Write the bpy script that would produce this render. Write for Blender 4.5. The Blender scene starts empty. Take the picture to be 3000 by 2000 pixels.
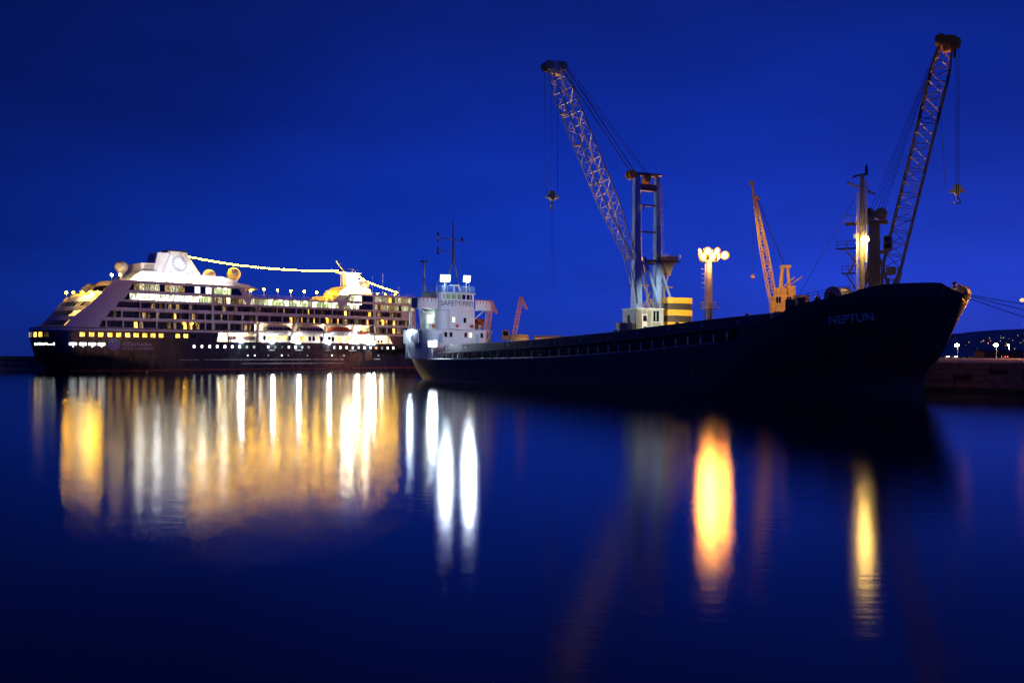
import bpy, bmesh, math, random
from mathutils import Vector, Matrix
R = math.radians
random.seed(11)
sc = bpy.context.scene
COL = sc.collection

# ------------------------------------------------------------------ camera
cam_d = bpy.data.cameras.new('camera'); cam = bpy.data.objects.new('camera', cam_d); COL.objects.link(cam)
cam.location = (0, 0, 4.9); cam.rotation_euler = (R(90), 0, 0)
cam_d.sensor_width = 36; cam_d.lens = 32.4; cam_d.shift_y = 0.0143
cam_d.clip_start = 0.5; cam_d.clip_end = 20000
sc.camera = cam

# ------------------------------------------------------------------ sky: deep blue dusk
w = bpy.data.worlds.new('World'); sc.world = w; w.use_nodes = True
nt = w.node_tree; nt.nodes.clear(); N = nt.nodes.new; L = nt.links.new
SUN_EL, SUN_ROT = R(-1.5), R(8)
sky = N('ShaderNodeTexSky'); sky.sky_type = 'NISHITA'; sky.sun_disc = False
sky.sun_elevation = SUN_EL; sky.sun_rotation = SUN_ROT
sky.altitude = 0; sky.air_density = 1.0; sky.dust_density = 0.3; sky.ozone_density = 6.0
bw = N('ShaderNodeRGBToBW'); L(sky.outputs[0], bw.inputs[0])
tc = N('ShaderNodeTexCoord'); sep = N('ShaderNodeSeparateXYZ'); L(tc.outputs['Generated'], sep.inputs[0])
ramp = N('ShaderNodeValToRGB')            # dusk air: violet blue low down, deep navy overhead
e = ramp.color_ramp.elements
e[0].position = 0.0; e[0].color = (0.0100, 0.042, 0.46, 1)
e[1].position = 1.0; e[1].color = (0.0012, 0.0035, 0.03, 1)
for p, c in ((0.06, (0.0078, 0.047, 0.56, 1)), (0.14, (0.0052, 0.036, 0.47, 1)), (0.24, (0.0040, 0.0225, 0.315, 1)), (0.40, (0.0032, 0.0125, 0.16, 1)), (0.6, (0.002, 0.0055, 0.055, 1))):
    k = e.new(p); k.color = c
L(sep.outputs['Z'], ramp.inputs[0])
# dusk glow: brighter towards where the sun went down (Nishita luminance), darker away from it
az = N('ShaderNodeMapRange'); az.inputs[1].default_value = -0.68; az.inputs[2].default_value = 0.16
az.inputs[3].default_value = 0.34; az.inputs[4].default_value = 1.0; az.interpolation_type = 'SMOOTHSTEP'
L(sep.outputs['X'], az.inputs[0])
cn = N('ShaderNodeTexNoise'); cn.inputs['Scale'].default_value = 2.2; cn.inputs['Detail'].default_value = 4
mp = N('ShaderNodeMapping'); mp.inputs['Scale'].default_value = (1, 1, 3.2); L(tc.outputs['Generated'], mp.inputs[0]); L(mp.outputs[0], cn.inputs[0])
cr = N('ShaderNodeMapRange'); cr.inputs[1].default_value = 0.3; cr.inputs[2].default_value = 0.7; cr.inputs[3].default_value = 0.72; cr.inputs[4].default_value = 1.16
L(cn.outputs[0], cr.inputs[0])
m1 = N('ShaderNodeMath'); m1.operation = 'MULTIPLY'; L(az.outputs[0], m1.inputs[0]); L(cr.outputs[0], m1.inputs[1])
m2 = N('ShaderNodeVectorMath'); m2.operation = 'SCALE'; L(ramp.outputs[0], m2.inputs[0]); L(m1.outputs[0], m2.inputs['Scale'])
m3 = N('ShaderNodeVectorMath'); m3.operation = 'SCALE'; L(sky.outputs[0], m3.inputs[0]); m3.inputs['Scale'].default_value = 0.004
m4 = N('ShaderNodeVectorMath'); m4.operation = 'ADD'; L(m2.outputs[0], m4.inputs[0]); L(m3.outputs[0], m4.inputs[1])
# the town's glow low in the air on the landward side
gx = N('ShaderNodeMapRange'); gx.inputs[1].default_value = -0.05; gx.inputs[2].default_value = 0.45; gx.interpolation_type = 'SMOOTHSTEP'; L(sep.outputs['X'], gx.inputs[0])
gz = N('ShaderNodeMapRange'); gz.inputs[1].default_value = 0.0; gz.inputs[2].default_value = 0.30; gz.inputs[3].default_value = 1.0; gz.inputs[4].default_value = 0.0; gz.interpolation_type = 'SMOOTHSTEP'; L(sep.outputs['Z'], gz.inputs[0])
gm = N('ShaderNodeMath'); gm.operation = 'MULTIPLY'; L(gx.outputs[0], gm.inputs[0]); L(gz.outputs[0], gm.inputs[1])
gc = N('ShaderNodeVectorMath'); gc.operation = 'SCALE'; gc.inputs[0].default_value = (0.010, 0.002, 0.0); L(gm.outputs[0], gc.inputs['Scale'])
m5 = N('ShaderNodeVectorMath'); m5.operation = 'ADD'; L(m4.outputs[0], m5.inputs[0]); L(gc.outputs[0], m5.inputs[1])
bg = N('ShaderNodeBackground'); bg.inputs[1].default_value = 1.0; L(m5.outputs[0], bg.inputs[0])
out = N('ShaderNodeOutputWorld'); L(bg.outputs[0], out.inputs[0])

# the sun is below the horizon: no sun lamp, the rest of the light comes from lamps, some of them added
sc.view_settings.view_transform = 'Standard'; sc.view_settings.look = 'None'
sc.view_settings.exposure = 0; sc.view_settings.gamma = 1; sc.view_settings.use_curve_mapping = False
cy = sc.cycles
cy.use_denoising = True; cy.denoiser = 'OPENIMAGEDENOISE'; cy.max_bounces = 5; cy.diffuse_bounces = 2; cy.glossy_bounces = 3
cy.transmission_bounces = 2; cy.volume_bounces = 0; cy.sample_clamp_indirect = 40; cy.sample_clamp_direct = 0
cy.use_light_tree = True; cy.caustics_reflective = True; cy.caustics_refractive = False; cy.blur_glossy = 0.3

# ------------------------------------------------------------------ materials
MATS = {}
def mat(name, col, rough=0.5, metal=0.0, var=0.18, scale=0.6, grime=None, spec=0.5, stretch=(1, 1, 1), bump=0.0):
    m = bpy.data.materials.new(name); m.use_nodes = True; n = m.node_tree.nodes; l = m.node_tree.links
    b = n['Principled BSDF']; b.inputs['Roughness'].default_value = rough; b.inputs['Metallic'].default_value = metal
    b.inputs['Specular IOR Level'].default_value = spec
    t = n.new('ShaderNodeTexCoord'); mpn = n.new('ShaderNodeMapping'); mpn.inputs['Scale'].default_value = stretch
    l.new(t.outputs['Object'], mpn.inputs[0])
    ns = n.new('ShaderNodeTexNoise'); ns.inputs['Scale'].default_value = scale; ns.inputs['Detail'].default_value = 6; ns.inputs['Roughness'].default_value = 0.62
    l.new(mpn.outputs[0], ns.inputs[0])
    r = n.new('ShaderNodeValToRGB'); e = r.color_ramp.elements
    lo = tuple(c * (1 - var) for c in col); hi = tuple(min(1, c * (1 + var)) for c in col)
    e[0].position = 0.3; e[0].color = (*lo, 1); e[1].position = 0.7; e[1].color = (*hi, 1)
    if grime:
        k = e.new(0.36); k.color = (*lo, 1); e[0].color = (*grime, 1); e[0].position = 0.28
    l.new(ns.outputs[0], r.inputs[0]); l.new(r.outputs[0], b.inputs['Base Color'])
    mr = n.new('ShaderNodeMapRange'); mr.inputs[3].default_value = rough * 0.8; mr.inputs[4].default_value = min(1, rough * 1.25)
    l.new(ns.outputs[0], mr.inputs[0]); l.new(mr.outputs[0], b.inputs['Roughness'])
    if bump:
        bp = n.new('ShaderNodeBump'); bp.inputs['Strength'].default_value = bump; bp.inputs['Distance'].default_value = 0.05
        l.new(ns.outputs[0], bp.inputs['Height']); l.new(bp.outputs[0], b.inputs['Normal'])
    MATS[name] = m; return m

def emit(name, col, strength, spread=0.0, speck=0.0, sscale=2.0, streak=False):
    """something that gives off light; spread = from lamp to lamp, speck = contents of a lit room seen through the pane"""
    m = bpy.data.materials.new(name); m.use_nodes = True; n = m.node_tree.nodes; l = m.node_tree.links
    n.clear(); o = n.new('ShaderNodeOutputMaterial'); em = n.new('ShaderNodeEmission'); l.new(em.outputs[0], o.inputs[0])
    em.inputs[0].default_value = (*col, 1); em.inputs[1].default_value = strength
    last = None
    if spread:
        oi = n.new('ShaderNodeObjectInfo'); mr = n.new('ShaderNodeMapRange'); mr.inputs[3].default_value = strength * (1 - spread); mr.inputs[4].default_value = strength * (1 + spread)
        l.new(oi.outputs['Random'], mr.inputs[0]); last = mr.outputs[0]
    if speck:
        t = n.new('ShaderNodeTexCoord'); g = n.new('ShaderNodeNewGeometry')
        ns = n.new('ShaderNodeTexNoise'); ns.inputs['Scale'].default_value = sscale; ns.inputs['Detail'].default_value = 3
        mpn = n.new('ShaderNodeMapping'); mpn.inputs['Scale'].default_value = (1, 1, 0.25) if streak else (1, 1, 1)
        l.new(g.outputs['Position'], mpn.inputs[0]); l.new(mpn.outputs[0], ns.inputs[0])
        r = n.new('ShaderNodeMapRange'); r.inputs[1].default_value = 0.42; r.inputs[2].default_value = 0.62; r.inputs[3].default_value = 1 - speck; r.inputs[4].default_value = 1 + speck
        l.new(ns.outputs[0], r.inputs[0])
        mu = n.new('ShaderNodeMath'); mu.operation = 'MULTIPLY'; l.new(r.outputs[0], mu.inputs[0])
        if last is None: mu.inputs[1].default_value = strength
        else: l.new(last, mu.inputs[1])
        last = mu.outputs[0]
    if last is not None: l.new(last, em.inputs[1])
    MATS[name] = m; return m

mat('ship_white', (0.72, 0.71, 0.69), 0.42, var=0.06, scale=0.25, stretch=(1, 1, 0.4))
mat('ship_white_bright', (0.80, 0.80, 0.78), 0.4, var=0.05, scale=0.3)
mat('navy_hull', (0.012, 0.016, 0.022), 0.26, var=0.35, scale=0.35, stretch=(1, 1, 0.35))
mat('boot_red', (0.16, 0.03, 0.02), 0.5, var=0.4)
mat('dark_glass', (0.006, 0.009, 0.010), 0.08, var=0.1)
mat('balcony_wall', (0.20, 0.155, 0.13), 0.6, var=0.25, scale=1.5)
mat('black_paint', (0.012, 0.012, 0.013), 0.4)
mat('deck_grey', (0.22, 0.21, 0.19), 0.7, var=0.25)
mat('deck_wood', (0.35, 0.22, 0.10), 0.6, var=0.2)
mat('radome', (0.70, 0.66, 0.58), 0.4, var=0.06)
mat('steel_white', (0.68, 0.68, 0.67), 0.4, var=0.08)
mat('lifeboat_orange', (0.62, 0.10, 0.02), 0.4, var=0.12)
mat('lifeboat_white', (0.70, 0.67, 0.62), 0.4, var=0.06)
mat('logo_blue', (0.02, 0.06, 0.22), 0.5, var=0.15)
mat('logo_pale', (0.38, 0.40, 0.52), 0.5, var=0.1)
mat('letter_white', (0.62, 0.60, 0.62), 0.5, var=0.08)
emit('lit_warm', (1.0, 0.58, 0.13), 3.4, 0.55, 0.7, 1.6, True)
emit('lit_gold', (1.0, 0.54, 0.08), 2.8, 0.4, 0.6, 1.8, True)
emit('lit_dim', (1.0, 0.62, 0.25), 0.28, 0.9, 0.8, 3.0, True)
emit('lit_white', (1.0, 0.96, 0.66), 2.2, 0.3, 0.8, 2.2, True)
emit('lit_cold', (0.86, 0.95, 1.0), 3.0, 0.25, 0.5, 1.3, True)
emit('lit_green', (0.80, 0.95, 0.45), 0.9, 0.35, 0.55, 2.4, True)
emit('lit_sparkle', (1.0, 0.90, 0.58), 0.55, 0.6, 0.9, 5.0, True)
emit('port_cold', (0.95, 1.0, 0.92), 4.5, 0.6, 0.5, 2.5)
emit('port_dim', (0.9, 1.0, 0.8), 0.5, 0.8, 0.5, 2.5)
emit('globe_warm', (1.0, 0.50, 0.006), 190, 0.3)
emit('globe_white', (1.0, 0.70, 0.22), 60, 0.3)
emit('string_bulb', (1.0, 0.52, 0.008), 150, 0.25)
emit('flood_cold', (0.68, 0.84, 1.0), 200)
emit('flood_white', (0.92, 0.96, 1.0), 260)
emit('flood_sodium', (1.0, 0.33, 0.026), 480)
emit('halo_rim_cold', (0.30, 0.58, 1.0), 1.7)  # glowing rims: the halo round a lamp put in as emission
emit('halo_rim_sodium', (1.0, 0.33, 0.02), 2.0)
emit('flood_mast', (1.0, 0.60, 0.14), 230)

# ------------------------------------------------------------------ mesh helpers
class MB:
    def __init__(s): s.v = []; s.f = []
    def add(s, vs, fs):
        b = len(s.v); s.v += [tuple(p) for p in vs]; s.f += [tuple(b + i for i in f) for f in fs]; return s
    def box(s, x0, x1, y0, y1, z0, z1):
        return s.add([(x0,y0,z0),(x1,y0,z0),(x1,y1,z0),(x0,y1,z0),(x0,y0,z1),(x1,y0,z1),(x1,y1,z1),(x0,y1,z1)],
                     [(0,3,2,1),(4,5,6,7),(0,1,5,4),(1,2,6,5),(2,3,7,6),(3,0,4,7)])
    def prism(s, pts, a, b, axis='y'):
        """polygon pts in the two other axes (x,z | x,y | y,z) swept from a to b along axis"""
        n = len(pts); mk = {'y': lambda p, t: (p[0], t, p[1]), 'z': lambda p, t: (p[0], p[1], t), 'x': lambda p, t: (t, p[0], p[1])}[axis]
        vs = [mk(p, a) for p in pts] + [mk(p, b) for p in pts]
        return s.add(vs, [tuple(range(n)), tuple(range(2*n-1, n-1, -1))] + [(i, i+n, (i+1) % n + n, (i+1) % n) for i in range(n)])
    def tube(s, a, b, r, n=8, r2=None):
        a = Vector(a); b = Vector(b); d = (b - a).normalized(); u = d.orthogonal().normalized(); v = d.cross(u); r2 = r if r2 is None else r2
        vs = [a + (u*math.cos(t) + v*math.sin(t))*r for t in [2*math.pi*i/n for i in range(n)]] + [b + (u*math.cos(t) + v*math.sin(t))*r2 for t in [2*math.pi*i/n for i in range(n)]]
        return s.add(vs, [tuple(range(n-1, -1, -1)), tuple(range(n, 2*n))] + [(i, (i+1) % n, (i+1) % n + n, i+n) for i in range(n)])
    def path(s, pts, r, n=6):
        for a, b in zip(pts, pts[1:]): s.tube(a, b, r, n)
        return s
    def lathe(s, prof, n=16, c=(0, 0, 0), axis='z'):
        vs = []; fs = []
        for r, z in prof:
            for i in range(n):
                t = 2*math.pi*i/n; p = (r*math.cos(t), r*math.sin(t), z)
                if axis == 'x': p = (p[2], p[0], p[1])
                if axis == 'y': p = (p[0], p[2], p[1])
                vs.append((p[0]+c[0], p[1]+c[1], p[2]+c[2]))
        for k in range(len(prof)-1):
            for i in range(n):
                fs.append((k*n+i, k*n+(i+1) % n, (k+1)*n+(i+1) % n, (k+1)*n+i))
        fs.append(tuple(range(n-1, -1, -1))); fs.append(tuple(range((len(prof)-1)*n, len(prof)*n)))
        return s.add(vs, fs)
    def ball(s, c, r, n=14, m=8, sz=1.0):
        return s.lathe([(max(1e-4, r*math.sin(math.pi*k/m)), -r*sz*math.cos(math.pi*k/m)) for k in range(m+1)], n, c)
    def grid(s, rows):
        nn = len(rows[0]); vs = [p for r in rows for p in r]
        return s.add(vs, [(j*nn+i, j*nn+i+1, (j+1)*nn+i+1, (j+1)*nn+i) for j in range(len(rows)-1) for i in range(nn-1)])
    def mesh(s, name, m, smooth=False, bevel=0):
        me = bpy.data.meshes.new(name); me.from_pydata(s.v, [], s.f); me.validate()
        bm = bmesh.new(); bm.from_mesh(me)
        if bevel: bmesh.ops.bevel(bm, geom=bm.edges[:], offset=bevel, segments=1, affect='EDGES')
        bmesh.ops.recalc_face_normals(bm, faces=bm.faces); bm.to_mesh(me); bm.free()
        if smooth:
            me.shade_smooth() if smooth is True else me.set_sharp_from_angle(angle=R(smooth))
            if smooth is not True: me.polygons.foreach_set('use_smooth', [True]*len(me.polygons)); me.set_sharp_from_angle(angle=R(smooth))
        me.materials.append(MATS[m]); return me
    def build(s, name, m, parent=None, smooth=False, bevel=0):
        return link(name, s.mesh(name, m, smooth, bevel), parent)

def link(name, me, parent=None, loc=None, rot=None, scale=None, mtx=None):
    o = bpy.data.objects.new(name, me); COL.objects.link(o); o.parent = parent
    if loc is not None: o.location = loc
    if rot is not None: o.rotation_euler = rot
    if scale is not None: o.scale = scale
    if mtx is not None: o.matrix_local = mtx
    return o
def empty(name, parent=None, loc=(0, 0, 0), rz=0):
    o = bpy.data.objects.new(name, None); COL.objects.link(o); o.parent = parent; o.location = loc; o.rotation_euler = (0, 0, rz); o.empty_display_size = 0.1
    return o
def tag(o, label=None, cat=None, group=None, kind=None):
    if label: o['label'] = label
    if cat: o['category'] = cat
    if group: o['group'] = group
    if kind: o['kind'] = kind
    return o
_BARS = {}
def bar(name, a, b, r, m, parent, n=6, flat=None):
    """one straight member between two points; members of a material share one unit mesh"""
    key = (m, n)
    if key not in _BARS: _BARS[key] = MB().tube((0, 0, 0), (0, 0, 1), 1, n).mesh('member_' + m, m, smooth=40 if n > 4 else False)
    a = Vector(a); b = Vector(b); d = b - a
    q = d.to_track_quat('Z', 'Y').to_matrix().to_4x4()
    return link(name, _BARS[key], parent, mtx=Matrix.Translation(a) @ q @ Matrix.Diagonal((r, r if flat is None else flat, d.length, 1)))
def lamp(kind, loc, energy, col, parent, target=None, size=80, blend=0.5, radius=0.3, name='light_source'):
    d = bpy.data.lights.new(name, kind); d.energy = energy; d.color = col; d.shadow_soft_size = radius
    o = bpy.data.objects.new(name, d); COL.objects.link(o); o.parent = parent; o.location = loc
    if kind == 'SPOT':
        d.spot_size = R(size); d.spot_blend = blend
        o.rotation_euler = (Vector(target) - Vector(loc)).to_track_quat('-Z', 'Y').to_euler()
    return o
def rot_z(o, d): o.rotation_euler[2] = d

def text_mesh(s, size, extrude=0.0):
    """lettering as flat triangles in x,y; cut on a fine lattice so it can follow a curved plate"""
    c = bpy.data.curves.new('t', 'FONT'); c.body = s; c.size = size; c.align_x = 'LEFT'; c.resolution_u = 3; c.offset = extrude*size
    o = bpy.data.objects.new('t', c); COL.objects.link(o)
    dg = bpy.context.evaluated_depsgraph_get(); me = bpy.data.meshes.new_from_object(o.evaluated_get(dg))
    bpy.data.objects.remove(o); bpy.data.curves.remove(c); return me
def letters(name, s, size, m, parent, fn, wide=1.0, bold=0.0, step=0.4):
    me = text_mesh(s, size, 0.022 if bold == 0 else bold); bm = bmesh.new(); bm.from_mesh(me)
    xs = [v.co.x for v in bm.verts]; ys = [v.co.y for v in bm.verts]; x0, x1 = min(xs), max(xs); y0, y1 = min(ys), max(ys)
    t = x0 + step
    while t < x1:
        bmesh.ops.bisect_plane(bm, geom=bm.verts[:]+bm.edges[:]+bm.faces[:], plane_co=(t, 0, 0), plane_no=(1, 0, 0)); t += step
    for v in bm.verts: v.co = fn((v.co.x-x0)/(x1-x0), (v.co.y-y0)/(y1-y0))
    bm.to_mesh(me); bm.free(); me.name = name; me.materials.clear(); me.materials.append(MATS[m])
    return link(name, me, parent)
def lerp(a, b, t): return a + (b - a)*t
def interp(x, pts):
    if x <= pts[0][0]: return pts[0][1]
    for (a, b), (c, d) in zip(pts, pts[1:]):
        if x <= c: return b + (d-b)*(x-a)/(c-a)
    return pts[-1][1]

# ------------------------------------------------------------------ water
def water():
    m = bpy.data.materials.new('harbour_water'); m.use_nodes = True; n = m.node_tree.nodes; l = m.node_tree.links
    n.clear(); o = n.new('ShaderNodeOutputMaterial'); mx = n.new('ShaderNodeMixShader'); l.new(mx.outputs[0], o.inputs[0])
    df = n.new('ShaderNodeBsdfDiffuse'); df.inputs[0].default_value = (0.005, 0.012, 0.06, 1)
    gl = n.new('ShaderNodeBsdfGlossy'); gl.distribution = 'BECKMANN'; fr = n.new('ShaderNodeFresnel'); fr.inputs['IOR'].default_value = 1.55
    l.new(fr.outputs[0], mx.inputs[0]); l.new(df.outputs[0], mx.inputs[1]); l.new(gl.outputs[0], mx.inputs[2])
    g = n.new('ShaderNodeNewGeometry'); mp = n.new('ShaderNodeMapping'); mp.inputs['Scale'].default_value = (0.22, 1, 1); l.new(g.outputs['Position'], mp.inputs[0])
    a = n.new('ShaderNodeTexNoise'); a.inputs['Scale'].default_value = 2.6; a.inputs['Detail'].default_value = 4; a.inputs['Roughness'].default_value = 0.6; l.new(mp.outputs[0], a.inputs[0])
    bp = n.new('ShaderNodeBump'); bp.inputs['Strength'].default_value = 0.11; bp.inputs['Distance'].default_value = 0.05; wp = n.new('ShaderNodeTexNoise'); wp.inputs['Scale'].default_value = 0.045; wp.inputs['Detail'].default_value = 4; l.new(mp.outputs[0], wp.inputs[0])
    wr = n.new('ShaderNodeMapRange'); wr.inputs[1].default_value = 0.42; wr.inputs[2].default_value = 0.68; wr.inputs[3].default_value = 0.06; wr.inputs[4].default_value = 0.17; l.new(wp.outputs[0], wr.inputs[0]); l.new(wr.outputs[0], bp.inputs['Strength']); l.new(a.outputs[0], bp.inputs['Height']); l.new(bp.outputs[0], gl.inputs['Normal'])
    c = n.new('ShaderNodeTexNoise'); c.inputs['Scale'].default_value = 0.02; c.inputs['Detail'].default_value = 3; l.new(mp.outputs[0], c.inputs[0])
    r = n.new('ShaderNodeMapRange'); r.inputs[1].default_value = 0.3; r.inputs[2].default_value = 0.7; r.inputs[3].default_value = 0.13; r.inputs[4].default_value = 0.165
    l.new(c.outputs[0], r.inputs[0]); l.new(r.outputs[0], gl.inputs['Roughness'])
    MATS['harbour_water'] = m
    mb = MB(); mb.add([(-9000, -400, 0), (9000, -400, 0), (9000, 14000, 0), (-9000, 14000, 0)], [(0, 1, 2, 3)])
    tag(mb.build('water', 'harbour_water'), 'smooth dark blue harbour water mirroring the ship lights', 'water', kind='structure')
water()

# ------------------------------------------------------------------ cruise ship (local x = forward from the stern corner, y = to port, z up)
CS = empty('cruise_ship', None, (-148.816, 297.802, 0), R(44.4))
tag(CS, 'long lit cruise ship with dark hull, white decks and a floodlit funnel', 'cruise ship')
HB = 12.6
def cruise_hull():
    def xa(z): return interp(z, [(-1.5, 5), (0, 2.5), (3, -3.6), (8.5, -5.4), (11, -6), (14, -6)])
    def xs(z): return interp(z, [(-1.5, 167), (0, 168), (9.9, 177), (14, 181)])
    side = [0, 6, 14, 24, 36, 49.4, 66.3, 90, 118.6, 128]
    def outline(z):
        k = interp(z, [(-1.5, 0.62), (0, 0.72), (3, 0.93), (6, 1.0), (14, 1.0)]); pts = []
        a = xa(z); b = xs(z); ns, nb = 9, 12; s0 = 128 if z > 6 else 116
        half = []
        for i in range(ns):
            t = i/ns; y = HB*k*math.sin(t*math.pi/2)
            half.append((a + (2.0 - a)*(1-math.cos(t*math.pi/2))**0.9 if a < 2 else a + 1.5*t, y))
        for s in side:
            kk = lerp(k, 1, min(1, s/30)); half.append((max(s, 2.0 if s == 0 else s) if s else 2.0, HB*kk if s < s0 or z > 6 else HB*(1-0.15*((s-s0)/(128-s0))**2)))
        for i in range(1, nb+1):
            t = i/nb; e = 0.0 if z > 6 else 0.15; p = lerp(1.5, 2.1, max(0, min(1, z/13)))
            half.append((lerp(128, b, t), HB*(1-e)*(1-t**p)))
        return [(x, -y, z) for x, y in half][::-1] + [(x, y, z) for x, y in half[1:]]
    zs = [-1.5, 0, 0.45, 2, 4, 6, 8, 9.9]
    rows = [outline(z) for z in zs]
    for r in rows: r.append(r[0])
    MB().grid(rows[2:]).build('hull', 'navy_hull', CS, smooth=35)
    MB().grid(rows[:3]).build('boot_topping', 'boot_red', CS, smooth=35)
    up = [outline(9.9), outline(11.5), outline(13.1)]
    for r in up: r.append(r[0])
    mb = MB(); b = MB(); nn = len(up[0])
    for j in range(2):
        for i in range(nn-1):
            q = [up[j][i], up[j][i+1], up[j+1][i+1], up[j+1][i]]
            c = sum(p[0] for p in q)/4; yy = sum(p[1] for p in q)/4
            if 49.4 < c < 128 and yy < 0: continue
            mb.add(q, [(0, 1, 2, 3)])
    mb.build('upper_hull', 'navy_hull', CS, smooth=35)
    # white sheer stripe, proud of the plating, then the dark gutter above it; interrupted by the boat deck
    st = MB(); gu = MB(); o1 = outline(13.1)
    def off(p, d): return (p[0] - (d if p[0] < 0 else 0), p[1] + (d if p[1] > 0 else -d if p[1] < 0 else 0), p[2])
    cut = []
    for (a, b2) in zip(o1 + [o1[0]], (o1 + [o1[0]])[1:]):
        sb = a[1] < 0 and b2[1] < 0.01
        if sb and 66 < (a[0]+b2[0])/2 < 118.6: continue
        A, B = off(a, .08), off(b2, .08)
        st.add([A, B, (B[0], B[1], 13.8), (A[0], A[1], 13.8), a, b2, (b2[0], b2[1], 13.8), (a[0], a[1], 13.8)], [(0, 1, 2, 3), (3, 2, 6, 7), (0, 4, 5, 1)])
        gu.add([(a[0], a[1], 13.8), (b2[0], b2[1], 13.8), (b2[0], b2[1], 14.1), (a[0], a[1], 14.1)], [(0, 1, 2, 3)])
    st.build('sheer_stripe', 'ship_white', CS); gu.build('gutter', 'black_paint', CS)
    dk = [(x, y) for x, y, z in outline(13.1)]
    MB().prism(dk, 13.95, 14.08, 'z').build('weather_deck', 'deck_grey', CS)
    return outline
c_outline = cruise_hull()
# upper hull band with the promenade openings
ZL, ZH = 9.9, 13.1
def fill_row(mb, s0, s1, z0, z1, ops, y=-HB, th=0.25):
    """plating between openings; every opening = (left bottom, left top, right bottom, right top)"""
    edges = [(s0, s0)] + [q for o in ops for q in ((o[0], o[1]), (o[2], o[3]))] + [(s1, s1)] if not isinstance(s0, tuple) else [s0] + [q for o in ops for q in ((o[0], o[1]), (o[2], o[3]))] + [s1]
    for (a, b) in zip(edges[0::2], edges[1::2]):
        if b[0]-a[0] > 0.02 or b[1]-a[1] > 0.02: mb.prism([(a[0], z0), (b[0], z0), (b[1], z1), (a[1], z1)], y, y+th)
def split_build(mb, name, m, parent):
    groups = []
    for f in mb.f:
        lo = min(f)
        hit = next((g for g in groups if g[0] <= lo <= g[1]), None)
        if hit is None: groups.append([min(f), max(f), [f]])
        else: hit[0] = min(hit[0], min(f)); hit[1] = max(hit[1], max(f)); hit[2].append(f)
    for a, b, fs in groups:
        MB().add(mb.v[a:b+1], [tuple(i-a for i in f) for f in fs]).build(name, m, parent)
hb = MB()
fill_row(hb, 49.4, 128, ZL, ZH, [(50.6, 51.4, 54.8, 54.6), (55.25, 55.1, 65.9, 66.05), (66.5, 66.5, 118.2, 118.2), (119.0, 119.0, 127.6, 125.6)])
hb.prism([(49.4, ZL), (50.6, ZL), (49.9, 11.6)], -HB-0.01, -HB+0.24)
split_build(hb, 'promenade_plating', 'navy_hull', CS)
pw = MB(); pw.box(49.6, 66.2, -9.6, -9.5, 9.95, 13.05); pw.box(66.2, 118.4, -9.2, -9.1, 9.95, 17.0); pw.box(118.4, 128.2, -9.6, -9.5, 9.95, 13.05)
for x in (49.55, 54.95, 66.2, 118.4, 128.2): pw.box(x-.05, x+.05, -12.3, -9.5, 9.96, 13.04)
pw.build('promenade_wall', 'ship_white_bright', CS)
MB().box(49.5, 128, -12.35, -9.0, 9.80, 9.94).build('promenade_deck', 'deck_wood', CS)
MB().box(49.5, 66.3, -12.35, -9.0, 13.06, 13.2).box(66.3, 118.5, -12.35, -9.0, 17.0, 17.1).box(118.5, 128, -12.35, -9.0, 13.06, 13.2).build('promenade_ceiling', 'ship_white_bright', CS)
# promenade doors and windows
pane_w = MB().box(-.55, .55, -.04, .04, 0, 1.7).mesh('promenade_window', 'lit_warm')
pane_d = MB().box(-.55, .55, -.04, .04, 0, 1.7).mesh('promenade_window', 'dark_glass')
x = 67.6
while x < 117.6:
    link('promenade_window', pane_w if random.random() < .6 else pane_d, CS, (x, -9.26, 10.75)); x += 1.75
for x in (121.2, 122.6, 124.0): link('promenade_window', pane_d, CS, (x, -9.66, 10.3), scale=(.8, 1, .75))
# ceiling lamps over the promenade
fix = MB().box(-.6, .6, -.12, .12, -.08, 0).mesh('ceiling_lamp', 'globe_white')
for x in [51.5, 53.5, 57, 60, 63, 68, 82, 95.9, 109.5, 113, 116, 120.5, 123, 125]:
    z = 13.04 if x < 66 or x > 118.5 else 16.96
    link('ceiling_lamp', fix, CS, (x, -10.4, z))
for x, z, p in [(52, 12.6, 500), (60, 12.6, 600), (68, 15, 700), (82, 15, 900), (96, 15, 900), (110, 15, 900), (116, 13, 700), (123, 12.6, 600)]:
    lamp('POINT', (x, -10.9, z), p*1.0, (1.0, .84, .6), CS, radius=.5)
# floodlights along the sheer, shining down the side
fl = MB().box(-.3, .3, -.5, 0, -.12, .25).mesh('side_floodlight', 'steel_white')
lens = MB().lathe([(.01, 0), (.5, .02), (.62, .12), (.5, .22), (.01, .24)], 12, axis='y').mesh('lens', 'flood_white')
for x, z in [(59.8, 10.15), (72.3, 10.1), (83.2, 10.1), (96.6, 10.1), (109.7, 10.3), (115.0, 10.1), (117.6, 10.1)]:
    f = link('side_floodlight', fl, CS, (x, -HB, z)); link('lens', lens, f, (0, -.74, .1))
    lamp('SPOT', (0, -1.0, 0), 900, (.85, .93, 1), f, (0, .2, -6), 120, .8, .25)

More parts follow.
